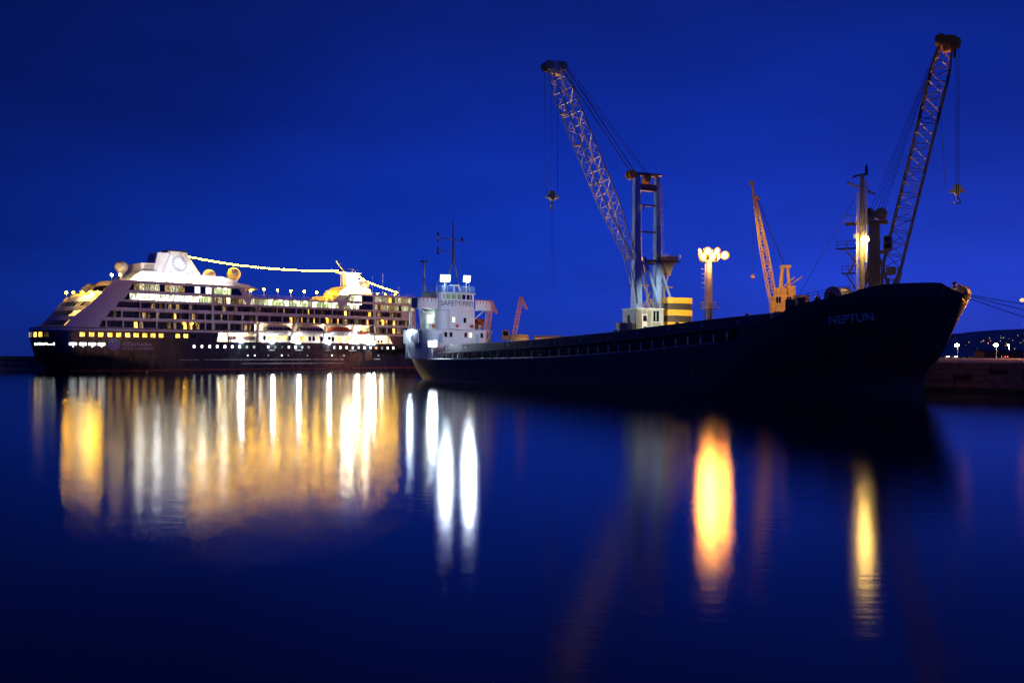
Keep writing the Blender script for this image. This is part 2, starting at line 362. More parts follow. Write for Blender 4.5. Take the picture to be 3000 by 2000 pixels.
# ---- balcony decks
ROWS = {'E': (14.15, 16.55), 'D': (17.55, 19.7), 'C': (20.85, 22.8), 'B': (23.45, 25.7), 'A': (26.6, 29.0)}
def sl(z): return interp(z, [(13.5, -1.0), (17, 2.2), (22.7, 8.6), (29.9, 15.3)])
FR = 139.6
wall = MB()
def band(z0, z1, a, b): wall.prism([(a[0], z0), (b[0], z0), (b[1], z1), (a[1], z1)], -HB, -HB+.25)
def full(z0, z1): band(z0, z1, (sl(z0), sl(z1)), (FR, FR))
full(14.1, 14.15)
def opens(a, piers, b, slant=0.0, gap=0.45, rs=0.0):
    e = [a] + piers + [b]; r = []
    for i, (p, q) in enumerate(zip(e, e[1:])):
        l = p if i == 0 else p + gap/2; rr = q if i == len(e)-2 else q - gap/2
        r.append((l, l + (slant if i == 0 else 0), rr, rr - (rs if i == len(e)-2 else 0)))
    return r
OE = opens(10.2, [12.6, 18.0, 23.7, 29.2, 35.1, 40.7, 46.4], 48.7, 1.2) + opens(49.6, [55.0, 60.4], 65.9)
OE2 = opens(119.2, [124.6, 130.2], 135.2)
OD = opens(12.5, [17.6, 23.4, 29.1, 35.0, 40.7, 46.3], 48.7, 1.5) + opens(49.6, [54.9, 60.3, 65.8, 71.2, 76.6, 82.0, 87.4, 92.8, 98.2, 103.6, 109.0, 114.4], 118.2) + opens(119.2, [124.6, 130.2], 136.4)
OC = opens(15.6, [23.7, 32.2, 40.7], 48.7, 1.2) + opens(49.6, [57.7, 65.9, 74.4, 82.4, 90.4, 98.4, 106.4], 117.8) + opens(119.2, [126.2], 131.8)
OB = opens(18.2, [], 48.7, 1.6) + opens(49.6, [], 62.2, 0, rs=1.4) + opens(63.4, [], 102.2, 0.8, rs=2.0) + opens(103.0, [], 117.6, 2.0) + opens(118.8, [], 138.6)
OA = opens(19.8, [], 48.7, 1.3) + opens(49.6, [], 60.6, 0, rs=1.4)
OA2 = opens(105.8, [], 117.6, 1.3) + opens(118.8, [], 138.6)
# row E, split round the boat deck
fill_row(wall, (sl(14.15), sl(16.55)), (66.2, 66.2), 14.15, 16.55, OE); fill_row(wall, (118.5, 118.5), (FR, FR), 14.15, 16.55, OE2)
band(16.55, 17.05, (sl(16.55), sl(17.05)), (66.2, 66.2)); band(16.55, 17.05, (118.5, 118.5), (FR, FR)); band(17.05, 17.55, (sl(17.05), sl(17.55)), (FR, FR))
for key, ops in (('D', OD), ('C', OC), ('B', OB)):
    z0, z1 = ROWS[key]; fill_row(wall, (sl(z0), sl(z1)), (FR, FR), z0, z1, ops)
full(19.7, 20.85); full(22.8, 23.45); full(25.7, 26.25)
band(26.25, 26.6, (sl(26.25), sl(26.6)), (63.4, 63.0)); band(26.25, 26.6, (102.6, 103.2), (FR, FR))
fill_row(wall, (sl(26.6), sl(29.0)), (63.0, 61.4), 26.6, 29.0, OA); fill_row(wall, (103.2, 106.0), (FR, FR), 26.6, 29.0, OA2)
band(29.0, 29.85, (sl(29.0), sl(29.85)), (61.4, 60.6)); band(29.0, 29.5, (106.0, 106.6), (FR+.6, FR+1.0))
wall.build('superstructure_side', 'ship_white', CS)
# far side, front and inner core so the block is solid
core = MB()
core.prism([(sl(14), 14.1), (FR, 14.1), (FR, 29.4), (106.4, 29.4), (102.6, 26.2), (63.4, 26.2), (60.6, 29.7), (sl(29.8)+.3, 29.7), (sl(14)+.3, 14.1)], HB-.3, HB)
core.prism([(-HB, 14.1), (HB, 14.1), (HB, 29.3), (-HB, 29.3)], FR-.3, FR, 'x')
core.build('superstructure_shell', 'ship_white', CS)
MB().box(13, FR-.4, -8.95, -8.8, 14.1, 26.2).box(19, 60.4, -8.95, -8.8, 26.2, 29.6).box(106.5, FR-.4, -8.95, -8.8, 26.2, 29.3).build('inner_bulkhead', 'balcony_wall', CS)
for z, a, b in [(17.2, 6, FR-.4), (20.3, 9, FR-.4), (23.1, 12, FR-.4), (26.2, 15, FR-.4)]:
    MB().box(a, b, -HB+.26, HB-.31, z-.12, z+.06).build('deck_slab', 'ship_white', CS)
MB().box(16, 60.9, -HB+.26, HB-.31, 29.3, 29.45).box(106.2, FR-.4, -HB+.26, HB-.31, 28.95, 29.1).build('roof_deck', 'deck_grey', CS)
# balconies: one part per cabin, its glazed door a sub-part
_bal = {}
def balcony(l, r, z0, z1, lit):
    wd = round(r-l, 2); h = round(z1-z0, 2); k = (wd, h)
    if k not in _bal:
        m = MB(); m.box(0, wd, 1.55, 1.65, 0, h); m.box(0, .07, .26, 1.55, 0, h*.9); m.box(0, wd, .02, .1, .92, 1.0)
        m.box(0, wd, .26, 1.55, h-.02, h+.05)
        _bal[k] = m.mesh('balcony', 'balcony_wall')
    b = link('balcony', _bal[k], CS, (l, -HB, z0))
    for i in range(2):
        dw = wd*.40; key = (wd, h, lit if i == lit_side[0] else 'dark_glass')
        if key not in _bal: _bal[key] = MB().box(0, dw, -.03, .03, 0, h*.86).mesh('glass_door', key[2])
        link('glass_door', _bal[key], b, (wd*.08 + i*(dw+wd*.03), 1.5, .02))
    if lit in ('lit_warm', 'lit_gold') and random.random() < .45:
        if 'bl' not in _bal: _bal['bl'] = MB().ball((0, 0, 0), .16, 8, 6).mesh('balcony_lamp', 'globe_warm')
        link('balcony_lamp', _bal['bl'], b, (wd*.5, 1.3, h*.82))
lit_side = [0]
def cabins(ops, key, n, prob):
    z0, z1 = ROWS[key]
    for (lb, lt, rb, rt) in ops:
        wd = rb-lb; c = max(1, round(wd/2.75)) if n is None else max(1, round(wd/n))
        for i in range(c):
            q = random.random(); lit_side[0] = random.choice((0, 1))
            lit = 'lit_warm' if q < prob*.5 else 'lit_gold' if q < prob else 'lit_dim' if q < prob+.35 else 'dark_glass'
            balcony(lb + wd*i/c, lb + wd*(i+1)/c, z0, z1, lit)
random.seed(5)
cabins(OE, 'E', None, .15); cabins(OE2, 'E', None, .15); cabins(OD, 'D', None, .20); cabins(OC, 'C', None, .13)
# public rooms: tall panes in frames
_win = {}
def panes(l, r, key, m, pitch=1.75):
    z0, z1 = ROWS[key]; h = z1-z0; c = max(1, round((r-l)/pitch)); wd = (r-l)/c
    for i in range(c):
        mm = m if isinstance(m, str) else random.choice(m)
        k = (round(wd, 2), round(h, 2), mm)
        if k not in _win: _win[k] = MB().box(.05, wd-.05, 0, .05, .08, h-.08).mesh('window', mm)
        o = link('window', _win[k], CS, (l+i*wd, -HB+.28, z0))
        kf = ('f', k[0], k[1])
        if kf not in _win: _win[kf] = MB().box(-.05, .05, -.06, .1, 0, h).box(.05, wd-.05, -.04, .08, 0, .09).box(.05, wd-.05, -.04, .08, h-.09, h).mesh('frame', 'navy_hull')
        link('frame', _win[kf], o)
panes(18.2, 20.2, 'B', 'dark_glass'); panes(20.2, 44, 'B', ['lit_white', 'lit_white', 'lit_cold', 'lit_white']); panes(44, 48.7, 'B', 'lit_green')
panes(49.6, 62.2, 'B', ['lit_sparkle', 'lit_sparkle', 'lit_white', 'lit_dim'], 1.5)
panes(63.6, 69, 'B', ['lit_dim', 'lit_sparkle']); panes(69, 101.6, 'B', ['lit_green', 'lit_green', 'lit_green', 'lit_white', 'lit_sparkle'])
panes(103.6, 111, 'B', ['lit_white', 'lit_sparkle'], 1.5); panes(111, 117.6, 'B', 'dark_glass'); panes(118.8, 138.6, 'B', ['lit_sparkle', 'lit_dim', 'lit_sparkle'], 1.3)
panes(19.8, 42.5, 'A', ['dark_glass', 'lit_dim', 'lit_sparkle', 'lit_dim']); panes(42.5, 48.7, 'A', ['lit_cold', 'lit_cold', 'dark_glass'], 2.0)
panes(49.6, 56.2, 'A', 'lit_green'); panes(56.2, 60.4, 'A', ['dark_glass', 'lit_dim'])
panes(106.4, 112.4, 'A', ['lit_green', 'lit_white']); panes(112.4, 117.6, 'A', 'dark_glass'); panes(118.8, 138.6, 'A', ['lit_sparkle', 'lit_gold', 'lit_dim', 'lit_sparkle'], 1.7)
# lamps under the overhang of the open decks
for x in [44.6, 51.5, 53.9, 72, 76, 82, 86.5, 91, 95.5, 100, 106, 108.5, 111.5]:
    k = 'A' if 51 < x < 55 else 'B'
    if 'sp' not in _win: _win['sp'] = MB().box(-.45, .45, -.2, .0, -.16, .04).mesh('soffit_lamp', 'globe_white')
    link('soffit_lamp', _win['sp'], CS, (x, -HB+.22, ROWS[k][1]-.25))

# ---- hull windows and ports
def port_set(name, xs, z, wd, h, mats, rnd=False):
    for i, x in enumerate(xs):
        mm = mats[i % len(mats)] if not callable(mats) else mats(i)
        k = (name, wd, h, mm)
        if k not in _win:
            _win[k] = (MB().lathe([(.001, 0), (wd/2, 0), (wd/2, .03), (.001, .03)], 12, axis='y') if rnd else MB().prism([(-wd/2, -h/2+.2), (-wd/2+.2, -h/2), (wd/2-.2, -h/2), (wd/2, -h/2+.2), (wd/2, h/2-.2), (wd/2-.2, h/2), (-wd/2+.2, h/2), (-wd/2, h/2-.2)], -.03, .0)).mesh('pane', mm)
        kf = (name, wd, h)
        if kf not in _win:
            f = MB()
            if rnd: f.lathe([(wd/2+.12, 0), (wd/2+.12, .08), (wd/2, .08), (wd/2, 0)], 12, axis='y')
            else:
                for a in (-1, 1): f.box(a*wd/2-.09, a*wd/2+.09, -.07, .02, -h/2-.09, h/2+.09); f.box(-wd/2+.09, wd/2-.09, -.07, .02, a*h/2-.09, a*h/2+.09)
                f.box(-.03, .03, -.05, .01, -h/2, h/2)
            _win[kf] = f.mesh('window_frame', 'navy_hull')
        o = link(name, _win[kf], CS, (x, -HB-.02, z)); link('pane', _win[k], o, (0, -.01, 0))
port_set('hull_window', [5.1, 8.0, 10.8, 13.7, 16.5, 19.4, 22.2, 25.1, 27.8, 30.6, 36.4, 39.2, 42.0], 11.8, 1.7, 1.5, lambda i: 'lit_warm' if i < 2 else 'dark_glass' if i == 12 else 'lit_gold')
random.seed(8)
_pm = ['port_cold', 'port_cold', 'port_cold', 'port_cold', 'port_cold', 'port_cold', 'port_cold', 'port_dim']
port_set('porthole', [42.2 + 2.85*i for i in range(31) if i not in (9, 17)], 8.25, 1.0, 1.15, lambda i: 'port_cold' if i < 7 else random.choice(['port_cold', 'port_dim', 'port_dim', 'port_cold', 'dark_glass']))
port_set('small_porthole', [62.5 + 2.75*i for i in range(24)], 5.15, .55, .55, lambda i: 'port_cold' if i in (0, 1, 5, 13) else 'port_dim' if i % 3 == 0 else 'dark_glass', True)
# mooring deck openings, brightly lit inside
for x in (2.3, 5.3, 8.2, 11.1):
    o = MB().prism([(x-1.15, 8.45), (x-1.0, 8.3), (x+1.0, 8.3), (x+1.15, 8.45), (x+1.15, 9.05), (x+1.0, 9.2), (x-1.0, 9.2), (x-1.15, 9.05)], -HB-.05, -HB+.05).build('mooring_port', 'flood_port' if 'flood_port' in MATS else 'lit_cold', CS)
    MB().box(x-.12, x+.12, -HB-.2, -HB-.06, 7.75, 8.15).build('fairlead', 'port_cold', CS)  # glows by itself: the light on this fitting is put into its material
# stern windows on the curved transom
o10 = [p for p in c_outline(11.6) if p[0] < 1.9]; o9 = [p for p in c_outline(8.8) if p[0] < 1.9]
def on_curve(c, y, d=.06):
    pts = sorted(c, key=lambda p: p[1]); x = interp(y, [(p[1], p[0]) for p in pts]); return x - d
for y, m in [(3.4, 'port_dim'), (.4, 'lit_dim'), (-2.6, 'lit_gold'), (-5.4, 'lit_gold'), (-7.8, 'lit_dim'), (-9.8, 'dark_glass')]:
    a, b = on_curve(o10, y-.75), on_curve(o10, y+.75)
    MB().add([(a, y-.75, 11.0), (b, y+.75, 11.0), (b-.02, y+.75, 12.5), (a-.02, y-.75, 12.5), (a+.1, y-.75, 11.0), (b+.1, y+.75, 11.0), (b+.1, y+.75, 12.5), (a+.1, y-.75, 12.5)], [(0, 1, 2, 3), (4, 7, 6, 5), (0, 4, 5, 1), (3, 2, 6, 7), (0, 3, 7, 4), (1, 5, 6, 2)]).build('stern_window', m, CS)
for y in (-2.4, -5.6, -8.6):
    a, b = on_curve(o9, y-1.3), on_curve(o9, y+1.3)
    MB().add([(a, y-1.3, 8.4), (b, y+1.3, 8.4), (b-.02, y+1.3, 9.3), (a-.02, y-1.3, 9.3), (a+.1, y-1.3, 8.4), (b+.1, y+1.3, 8.4), (b+.1, y+1.3, 9.3), (a+.1, y-1.3, 9.3)], [(0, 1, 2, 3), (4, 7, 6, 5), (0, 4, 5, 1), (3, 2, 6, 7), (0, 3, 7, 4), (1, 5, 6, 2)]).build('mooring_port', 'lit_cold', CS)
# rubbing bars and shell doors
for z, a, b in ((3.65, 46, 103.4), (2.2, 60, 103.4), (3.6, 37, 44), (7.1, 71, 73.4), (7.1, 82, 85), (7.1, 95, 97.5), (7.1, 106, 109.5), (3.7, 118, 121)):
    MB().prism([(-HB, z-.12), (-HB-.16, z-.06), (-HB-.16, z+.06), (-HB, z+.12)], a, b, 'x').build('rubbing_bar', 'steel_white', CS)
for a, b, z0, z1 in ((104.2, 112.5, 2.0, 6.2), (113.6, 117.0, 3.2, 7.0)):
    MB().box(a, b, -HB-.05, -HB+.02, z0, z1).build('shell_door', 'navy_hull', CS, bevel=.02)
MB().ball((0, 0, 0), .35, 10, 6, .5).mesh('g', 'port_cold')
# lettering on the hull
letters('name_lettering', 'AZAMARA', 2, 'letter_white', CS, lambda u, v: (lerp(17.6, 27.6, u), -HB-.04, lerp(8.15, 9.4, v)))
letters('line_lettering', 'CLUB CRUISES', 2, 'letter_white', CS, lambda u, v: (lerp(17.6, 28.0, u), -HB-.04, lerp(7.05, 7.75, v)))
lg = MB().lathe([(.01, 0), (2.02, 0), (2.02, .03), (.01, .03)], 40, (15.0, -HB-.05, 8.7), 'y').build('emblem_disc', 'logo_pale', CS)
letters('emblem_letter', 'A', 2, 'letter_white', CS, lambda u, v: (lerp(14.6, 16.5, u), -HB-.09, lerp(7.3, 9.0, v)))
letters('emblem_letter', 't', 2, 'letter_white', CS, lambda u, v: (lerp(13.9, 15.2, u), -HB-.10, lerp(7.9, 10.3, v)))

# ---- stern terraces
def curve_at(xc, z, n=18, hb=HB-.25):
    x1 = sl(z)+.15
    return [(xc + (x1-xc)*abs(math.sin(t))**2.0 if True else 0, hb*math.sin(t), z) for t in [(-.5 + i/n)*math.pi for i in range(n+1)]]
TER = [(14.1, -3.0), (14.6, -2.6), (16.3, -0.6), (17.7, 0.2), (19.5, 1.8), (20.9, 2.6), (22.5, 4.0), (24.2, 5.2)]
def terr(a, b, name, m): return MB().grid([curve_at(TER[a][1], TER[a][0]), curve_at(TER[b][1], TER[b][0])]).build(name, m, CS, smooth=True)
for k in range(0, 7):
    if k % 2 == 0: terr(k, k+1, 'stern_bulwark', 'ship_white')
    else:
        za, xa_ = TER[k]; zb, xb = TER[k+1]; n = 18; A = curve_at(xa_+.15, za); B = curve_at(xb+.15, zb)
        for i in range(n):
            m = 'dark_glass'
            if i in (0, 1) and k == 1: m = 'lit_gold'
            if i in (0, 1, 2, 3) and k == 3: m = 'lit_warm'
            if i in (1, 2, 4) and k == 5: m = 'lit_dim'
            p, q, r_, s_ = Vector(A[i]), Vector(A[i+1]), Vector(B[i+1]), Vector(B[i])
            g = .04; p2 = p.lerp(q, g); q2 = q.lerp(p, g); r2 = r_.lerp(s_, g); s2 = s_.lerp(r_, g)
            MB().add([p2, q2, r2, s2], [(0, 1, 2, 3)]).build('terrace_window', m, CS)
            MB().tube(p, s_, .07, 5).build('window_post', 'ship_white', CS)
for z, xc in ((14.2, -2.7), (17.3, .1), (20.5, 2.4), (23.3, 4.7)):
    c = curve_at(xc+.05, z); MB().prism([(p[0], p[1]) for p in c] + [(30, HB-.4), (30, -HB+.4)], z-.08, z+.08, 'z').build('terrace_deck', 'ship_white', CS)
# upper pool terrace: screens, awning, lamps
MB().grid([[(p[0]+7.6, p[1]*.93, 26.3) for p in curve_at(5, 24.2)], [(p[0]+9.4, p[1]*.93, 28.2) for p in curve_at(5, 24.2)]]).build('terrace_screen', 'dark_glass', CS, smooth=True)
MB().grid([[(p[0]+6.6, p[1]*.95, 25.9) for p in curve_at(5, 24.2)], [(p[0]+7.6, p[1]*.95, 26.4) for p in curve_at(5, 24.2)]]).build('stern_bulwark', 'ship_white', CS, smooth=True)
MB().grid([[(p[0]+9.0, p[1]*.95, 28.2) for p in curve_at(5, 24.2)], [(p[0]+10.6, p[1]*.95, 29.9) for p in curve_at(5, 24.2)]]).build('stern_bulwark', 'ship_white', CS, smooth=True)
c = curve_at(5, 24.2); MB().prism([(p[0]+6.7, p[1]*.94) for p in c] + [(30, HB-.6), (30, -HB+.6)], 25.7, 25.9, 'z').build('terrace_deck', 'ship_white', CS)
MB().prism([(p[0]+10.2, p[1]*.94) for p in c] + [(30, HB-.6), (30, -HB+.6)], 29.4, 29.6, 'z').build('terrace_deck', 'deck_grey', CS)
MB().box(9.2, 14.2, -11.6, 10, 23.5, 25.6).build('terrace_bar', 'ship_white_bright', CS)
strip = MB().box(-.9, .9, -.12, .0, -.1, .1).mesh('awning_lamp', 'globe_warm')
for x, z in ((5.2, 24.2), (7.4, 24.5), (9.6, 25.3), (11.2, 25.4), (12.6, 25.5)): link('awning_lamp', strip, CS, (x+1.2, -11.75, z))
post = MB().tube((0, 0, 0), (0, 0, 2.2), .06, 6).mesh('pole', 'steel_white'); glo = MB().ball((0, 0, 2.35), .36, 10, 6).mesh('globe', 'globe_warm')
glw = MB().ball((0, 0, 2.35), .38, 10, 6).mesh('globe', 'globe_white')
def deck_lamp(x, y, z, white=False, h=1.0):
    o = link('deck_lamp', post, CS, (x, y, z), scale=(1, 1, h)); link('globe', glw if white else glo, o, scale=(1, 1, 1/h) if False else None); return o
for x, y in ((5.2, 2), (6.6, -.5), (8.4, -3.5), (10.0, -6), (11.4, -8.5)): deck_lamp(x, y, 23.4)
for x, y in ((17.6, -4), (19.4, -6.5)): deck_lamp(x, y, 29.6, True)
for x in (69.0, 75.0, 80.8, 86.6, 92.5, 98.2, 103.8): deck_lamp(x+.2, -1.5, 27.6, h=1.1)
deck_lamp(66.4, -8, 26.8); deck_lamp(64.8, -4, 27.6)
for x, y in ((5.5, -9), (8, -10)): lamp('POINT', (x, y, 25), 500, (1, .72, .35), CS, radius=.4)
# railings with posts along the open decks
def railing(x0, x1, y, z, h=1.05, pitch=1.5, m='steel_white', parent=None, name='railing'):
    e = empty(name, parent or CS, (0, 0, 0))
    n = int((x1-x0)/pitch)
    for i in range(n+1): bar('post', (x0+i*(x1-x0)/n, y, z), (x0+i*(x1-x0)/n, y, z+h), .03, m, e)
    for k in (.4, .72, 1.0): bar('rail', (x0, y, z+h*k), (x1, y, z+h*k), .028 if k < 1 else .04, m, e)
    return e
railing(63.8, 102, -12.2, 26.25); railing(20, 60, -12.2, 29.85, pitch=2); railing(107, 139, -12.2, 29.4, pitch=2)

# ---- funnel house, funnel, domes
MB().prism([(20.5, 29.5), (62.5, 29.5), (60.2, 32.2), (55, 33.3), (26, 33.6), (23.5, 32.0)], -8.5, 8.5).build('funnel_house', 'ship_white_bright', CS)
MB().box(26, 31, -7.5, 7.5, 33.6, 36.4).build('vent_house', 'ship_white_bright', CS)
for k in range(5): MB().box(27+.02, 30.4, -7.62, -7.5, 33.9+k*.45, 34.1+k*.45).build('louvre', 'deck_grey', CS)
fu = MB()
def fsec(z, x0, x1, h): return [(x0, -h*.8, z), (x0+1, -h, z), (x1-3, -h, z), (x1, -h*.55, z), (x1, h*.55, z), (x1-3, h, z), (x0+1, h, z), (x0, h*.8, z), (x0, -h*.8, z)]
fu.grid([fsec(33.4, 34.6, 50.0, 4.4), fsec(41.6, 37.2, 44.6, 3.1)]); fu.add(fsec(41.6, 37.2, 44.6, 3.1)[:-1], [tuple(range(8))])
fu.build('funnel', 'ship_white_bright', CS)
MB().prism([(32.0, 33.4), (36.5, 33.4), (37.6, 40.9), (33.6, 40.9)], -3.2, 4.2).build('funnel_casing', 'steel_white', CS)
MB().prism([(37.1, 41.6), (44.6, 41.6), (44.1, 42.1), (37.6, 42.1)], -3.0, 3.0).build('funnel_cap', 'black_paint', CS)
def fy(z): return -lerp(4.4, 3.1, (z-33.4)/8.2)
for k in range(5):
    z = 41.0-.6*k; MB().add([(41.2+k*.25, fy(z)-.03, z), (44.2+k*.3-2.4, fy(z)-.03, z), (44.2+k*.3-2.4, fy(z-.22)-.03, z-.22), (41.2+k*.25, fy(z-.22)-.03, z-.22)], [(0, 1, 2, 3)]).build('louvre', 'black_paint', CS)
for rr, n, wd in ((2.55, 26, .36), (1.95, 20, .28)):
    for i in range(n):
        t = 2*math.pi*i/n
        if rr < 2.3 and -1.2 < math.sin(t)*1 < -.2 and math.cos(t) > .2: continue
        p = [(41.0+r_*math.cos(t+d), 0, 37.4+r_*math.sin(t+d)) for r_, d in ((rr-wd, .02), (rr-wd*.2, -.07), (rr+wd, .0), (rr+wd*.2, .09))]
        MB().add([(x, fy(z)-.05, z) for x, _, z in p], [(0, 1, 2, 3)]).build('emblem_stroke', 'logo_blue', CS)
def radome(x, y, z, r, ped):
    o = MB().ball((x, y, z), r, 24, 14).build('radome', 'radome', CS, smooth=True)
    MB().lathe([(r*.62, z-r*.86), (r*.5, z-r*1.05), (r*.22, z-r*1.15), (r*.2, ped)], 14, (x, y, 0)).build('pedestal', 'steel_white', o, smooth=40)
radome(22.3, 0, 35.2, 2.15, 29.6); radome(54.0, 0, 34.2, 2.3, 31); radome(63.6, 0, 35.3, 2.5, 30.5)
MB().prism([(58, 29.6), (68.5, 26.3), (66.5, 26.3), (64, 26.2), (58, 26.4)], -10, 10).build('pool_canopy', 'ship_white', CS)
MB().prism([(56, 31.6), (64.5, 31.0), (68.6, 29.6), (68.6, 29.2), (56, 29.4)], -9, 9).build('canopy_roof', 'ship_white_bright', CS)
for (x, y) in ((36, -9.5), (42, -9.8), (48, -9.5)):
    f = MB().box(-.3, .3, -.2, .2, 0, .5).build('funnel_floodlight', 'steel_white', CS); f.location = (x, y+1.4, 33.5)
    lamp('SPOT', (0, .1, .6), 2000, (.96, .97, 1), f, (0, 5.0, 5.0), 120, .6, .25)
for x in (24, 30, 38, 46, 54): lamp('POINT', (x, -11.0, 31.4), 900, (1, .95, .85), CS, radius=.4)
for x in (22.5, 26.5, 33, 40, 47): deck_lamp(x, -10.5, 29.6, True, .5)
lamp('SPOT', (62.0, -6.0, 30.5), 300, (1, .8, .5), CS, (63.6, 0, 35.3), 60, .6); lamp('SPOT', (22.0, -7, 31), 150, (1, .85, .6), CS, (22.3, 0, 35.2), 60, .6)

# ---- foremast and bridge top
MB().prism([(100, 26.3), (108, 26.3), (108, 29.2), (104, 29.2)], -10, 10).build('stair_house', 'ship_white_bright', CS)
MB().prism([(105.5, 29.2), (122, 29.2), (121, 32.4), (110.5, 33.2), (107, 31.0)], -6, 6).build('mast_house', 'ship_white_bright', CS)
MB().prism([(112.5, 33.0), (119.5, 32.4), (117.5, 38.6), (112.4, 38.9)], -1.6, 1.6).build('mast_trunk', 'ship_white_bright', CS)
MB().box(109.5, 119.2, -2.6, 2.6, 38.7, 39.0).build('radar_platform', 'ship_white_bright', CS)
bar('mast_pole', (112.6, 0, 39), (108.3, 0, 43.6), .28, 'ship_white_bright', CS, 8)
for t in (.2, .42, .62, .82): p = Vector((112.6, 0, 39)).lerp((108.3, 0, 43.6), t); bar('yard', p+Vector((-.9, -.6, .2)), p+Vector((.9, .6, .5)), .09, 'ship_white_bright', CS)
for a, b in (((109.8, -1.5, 38.8), (109.6, -1.8, 31.5)), ((110.6, -1.5, 38.8), (111.6, -2, 32))): bar('mast_stay', a, b, .1, 'ship_white_bright', CS)
bar('radar_post', (115.0, 0, 39), (115.0, 0, 40.5), .16, 'ship_white_bright', CS); MB().box(113.6, 117.0, -.25, .25, 40.5, 40.85).build('radar_scanner', 'steel_white', CS)
bar('radar_post', (116.6, -1.2, 39), (116.6, -1.2, 39.9), .14, 'ship_white_bright', CS); MB().box(115.6, 118.4, -1.4, -1.0, 39.9, 40.15).build('radar_scanner', 'steel_white', CS)
MB().prism([(117.0, 35.6), (122.0, 35.9), (121.0, 36.4), (117.0, 36.2)], -2.5, 2.5).build('mast_platform', 'ship_white_bright', CS)
radome(122.6, 1.0, 34.3, 2.2, 29.3)
for x, z, e in ((107, 30.5, 450), (110, 32.0, 700), (117.5, 33.8, 500)): lamp('POINT', (x, -7.2, z), e*6.0, (1, .80, .50), CS, radius=.4)
lamp('SPOT', (113, -7, 33.4), 16000, (1, .92, .75), CS, (114.5, 0, 37), 70, .7, .3)
for x, y, z in ((106.3, -8, 26.9), (108.2, -7.2, 27.7), (118.8, -8.0, 29.6), (122.4, -9, 29.5), (126.4, -9, 29.4), (131.4, -9, 29.4), (103.2, -9, 26.4), (110.4, -6.6, 29.6)): deck_lamp(x, y, z, False, .45)
for x, z in ((118.2, 37), (123.2, 38.4), (131.5, 33.6)): bar('whip_aerial', (x, -11.5, 29.4), (x, -11.5, z), .05, 'steel_white', CS)
# ---- strings of bulbs fore and aft
bulb = MB().ball((0, 0, 0), .2, 6, 4).mesh('bulb', 'string_bulb')
def light_string(pts, pitch, sag):
    e = empty('light_string', CS)
    for a, b in zip(pts, pts[1:]):
        a = Vector(a); b = Vector(b); n = int((b-a).length/pitch); prev = None
        for i in range(n+1):
            t = i/n; p = a.lerp(b, t) - Vector((0, 0, sag*4*t*(1-t)))
            link('bulb', bulb, e, p)
            if prev is not None and i % 4 == 0: bar('wire', prev, p, .03, 'black_paint', e, 4)
            if i % 4 == 0: prev = p
light_string([(44.8, 0, 40.6), (109.3, 0, 39.6)], .52, 1.7)
light_string([(117.6, 0, 39.2), (122.2, 0, 36.6)], .5, .15); light_string([(124.2, 0, 35.8), (139.4, 0, 32.2)], .5, .2)

# ---- boats on the davits (each a thing of its own)
def lifeboat(x0, x1, z0, label, top, tender):
    Lb = x1-x0; e = empty('lifeboat', None); e.parent = None
    e.matrix_world = CS.matrix_basis @ Matrix.Translation((x0, -11.7, z0)); tag(e, label, 'lifeboat', 'boats hanging under the davits')
    def sec(t, zf):
        w = 1.65*(1-abs(2*t-1)**2.6)**.6
        return w
    n = 14; rows = []
    for zf, kx, kw in ((0, .80, .35), (.5, .9, .75), (1.1, .97, .96), (1.75, 1.0, 1.0)):
        half = [(Lb*.5 + (i/n-.5)*Lb*kx, sec(i/n, zf)*kw) for i in range(n+1)]
        r = [(x, -y, zf) for x, y in half] + [(x, y, zf) for x, y in half[::-1]]
        r.append(r[0]); rows.append(r)
    MB().grid(rows).build('boat_hull', 'lifeboat_white', e, smooth=40)
    rows2 = []
    for zf, kx, kw in ((1.75, 1.0, 1.02), (1.98, 1.0, 1.02)):
        half = [(Lb*.5 + (i/n-.5)*Lb*kx, sec(i/n, zf)*kw) for i in range(n+1)]
        r = [(x, -y, zf) for x, y in half] + [(x, y, zf) for x, y in half[::-1]]; r.append(r[0]); rows2.append(r)
    MB().grid(rows2).build('fender', 'boot_red', e)
    if tender:
        MB().prism([(Lb*.06, 1.98), (Lb*.95, 1.98), (Lb*.86, 3.0), (Lb*.1, 3.0)], -1.35, 1.35).build('cabin', 'dark_glass', e)
        for i in range(6): MB().box(Lb*(.14+.12*i)-.06, Lb*(.14+.12*i)+.06, -1.40, -1.36, 2.0, 2.98).build('cabin_post', 'lifeboat_white', e)
        MB().prism([(Lb*.04, 3.02), (Lb*.9, 3.02), (Lb*.84, 3.35), (Lb*.09, 3.35)], -1.5, 1.5).build('cabin_roof', 'lifeboat_white', e)
        MB().prism([(Lb*.10, 3.36), (Lb*.82, 3.36), (Lb*.76, 3.6), (Lb*.14, 3.6)], -1.1, 1.1).build('canopy', top, e)
    else:
        MB().prism([(Lb*.02, 1.98), (Lb*.98, 1.98), (Lb*.92, 2.5), (Lb*.74, 3.3), (Lb*.25, 3.5), (Lb*.08, 2.6)], -1.4, 1.4).build('canopy', top, e)
    for t in (.12, .88): bar('fall', (Lb*t, .6, 2.2), (Lb*t, 1.2, 4.6), .05, 'steel_white', e)
    return e
lifeboat(69.2, 81.2, 12.6, 'white cabin tender with dark windows, hung farthest aft on the cruise ship', 'lifeboat_orange', True)
lifeboat(83.2, 95.0, 12.7, 'white cabin tender with dark windows, hung between two other boats', 'lifeboat_orange', True)
lifeboat(97.2, 108.0, 12.8, 'white lifeboat with a plain orange canopy, foremost of the big boats', 'lifeboat_orange', False)
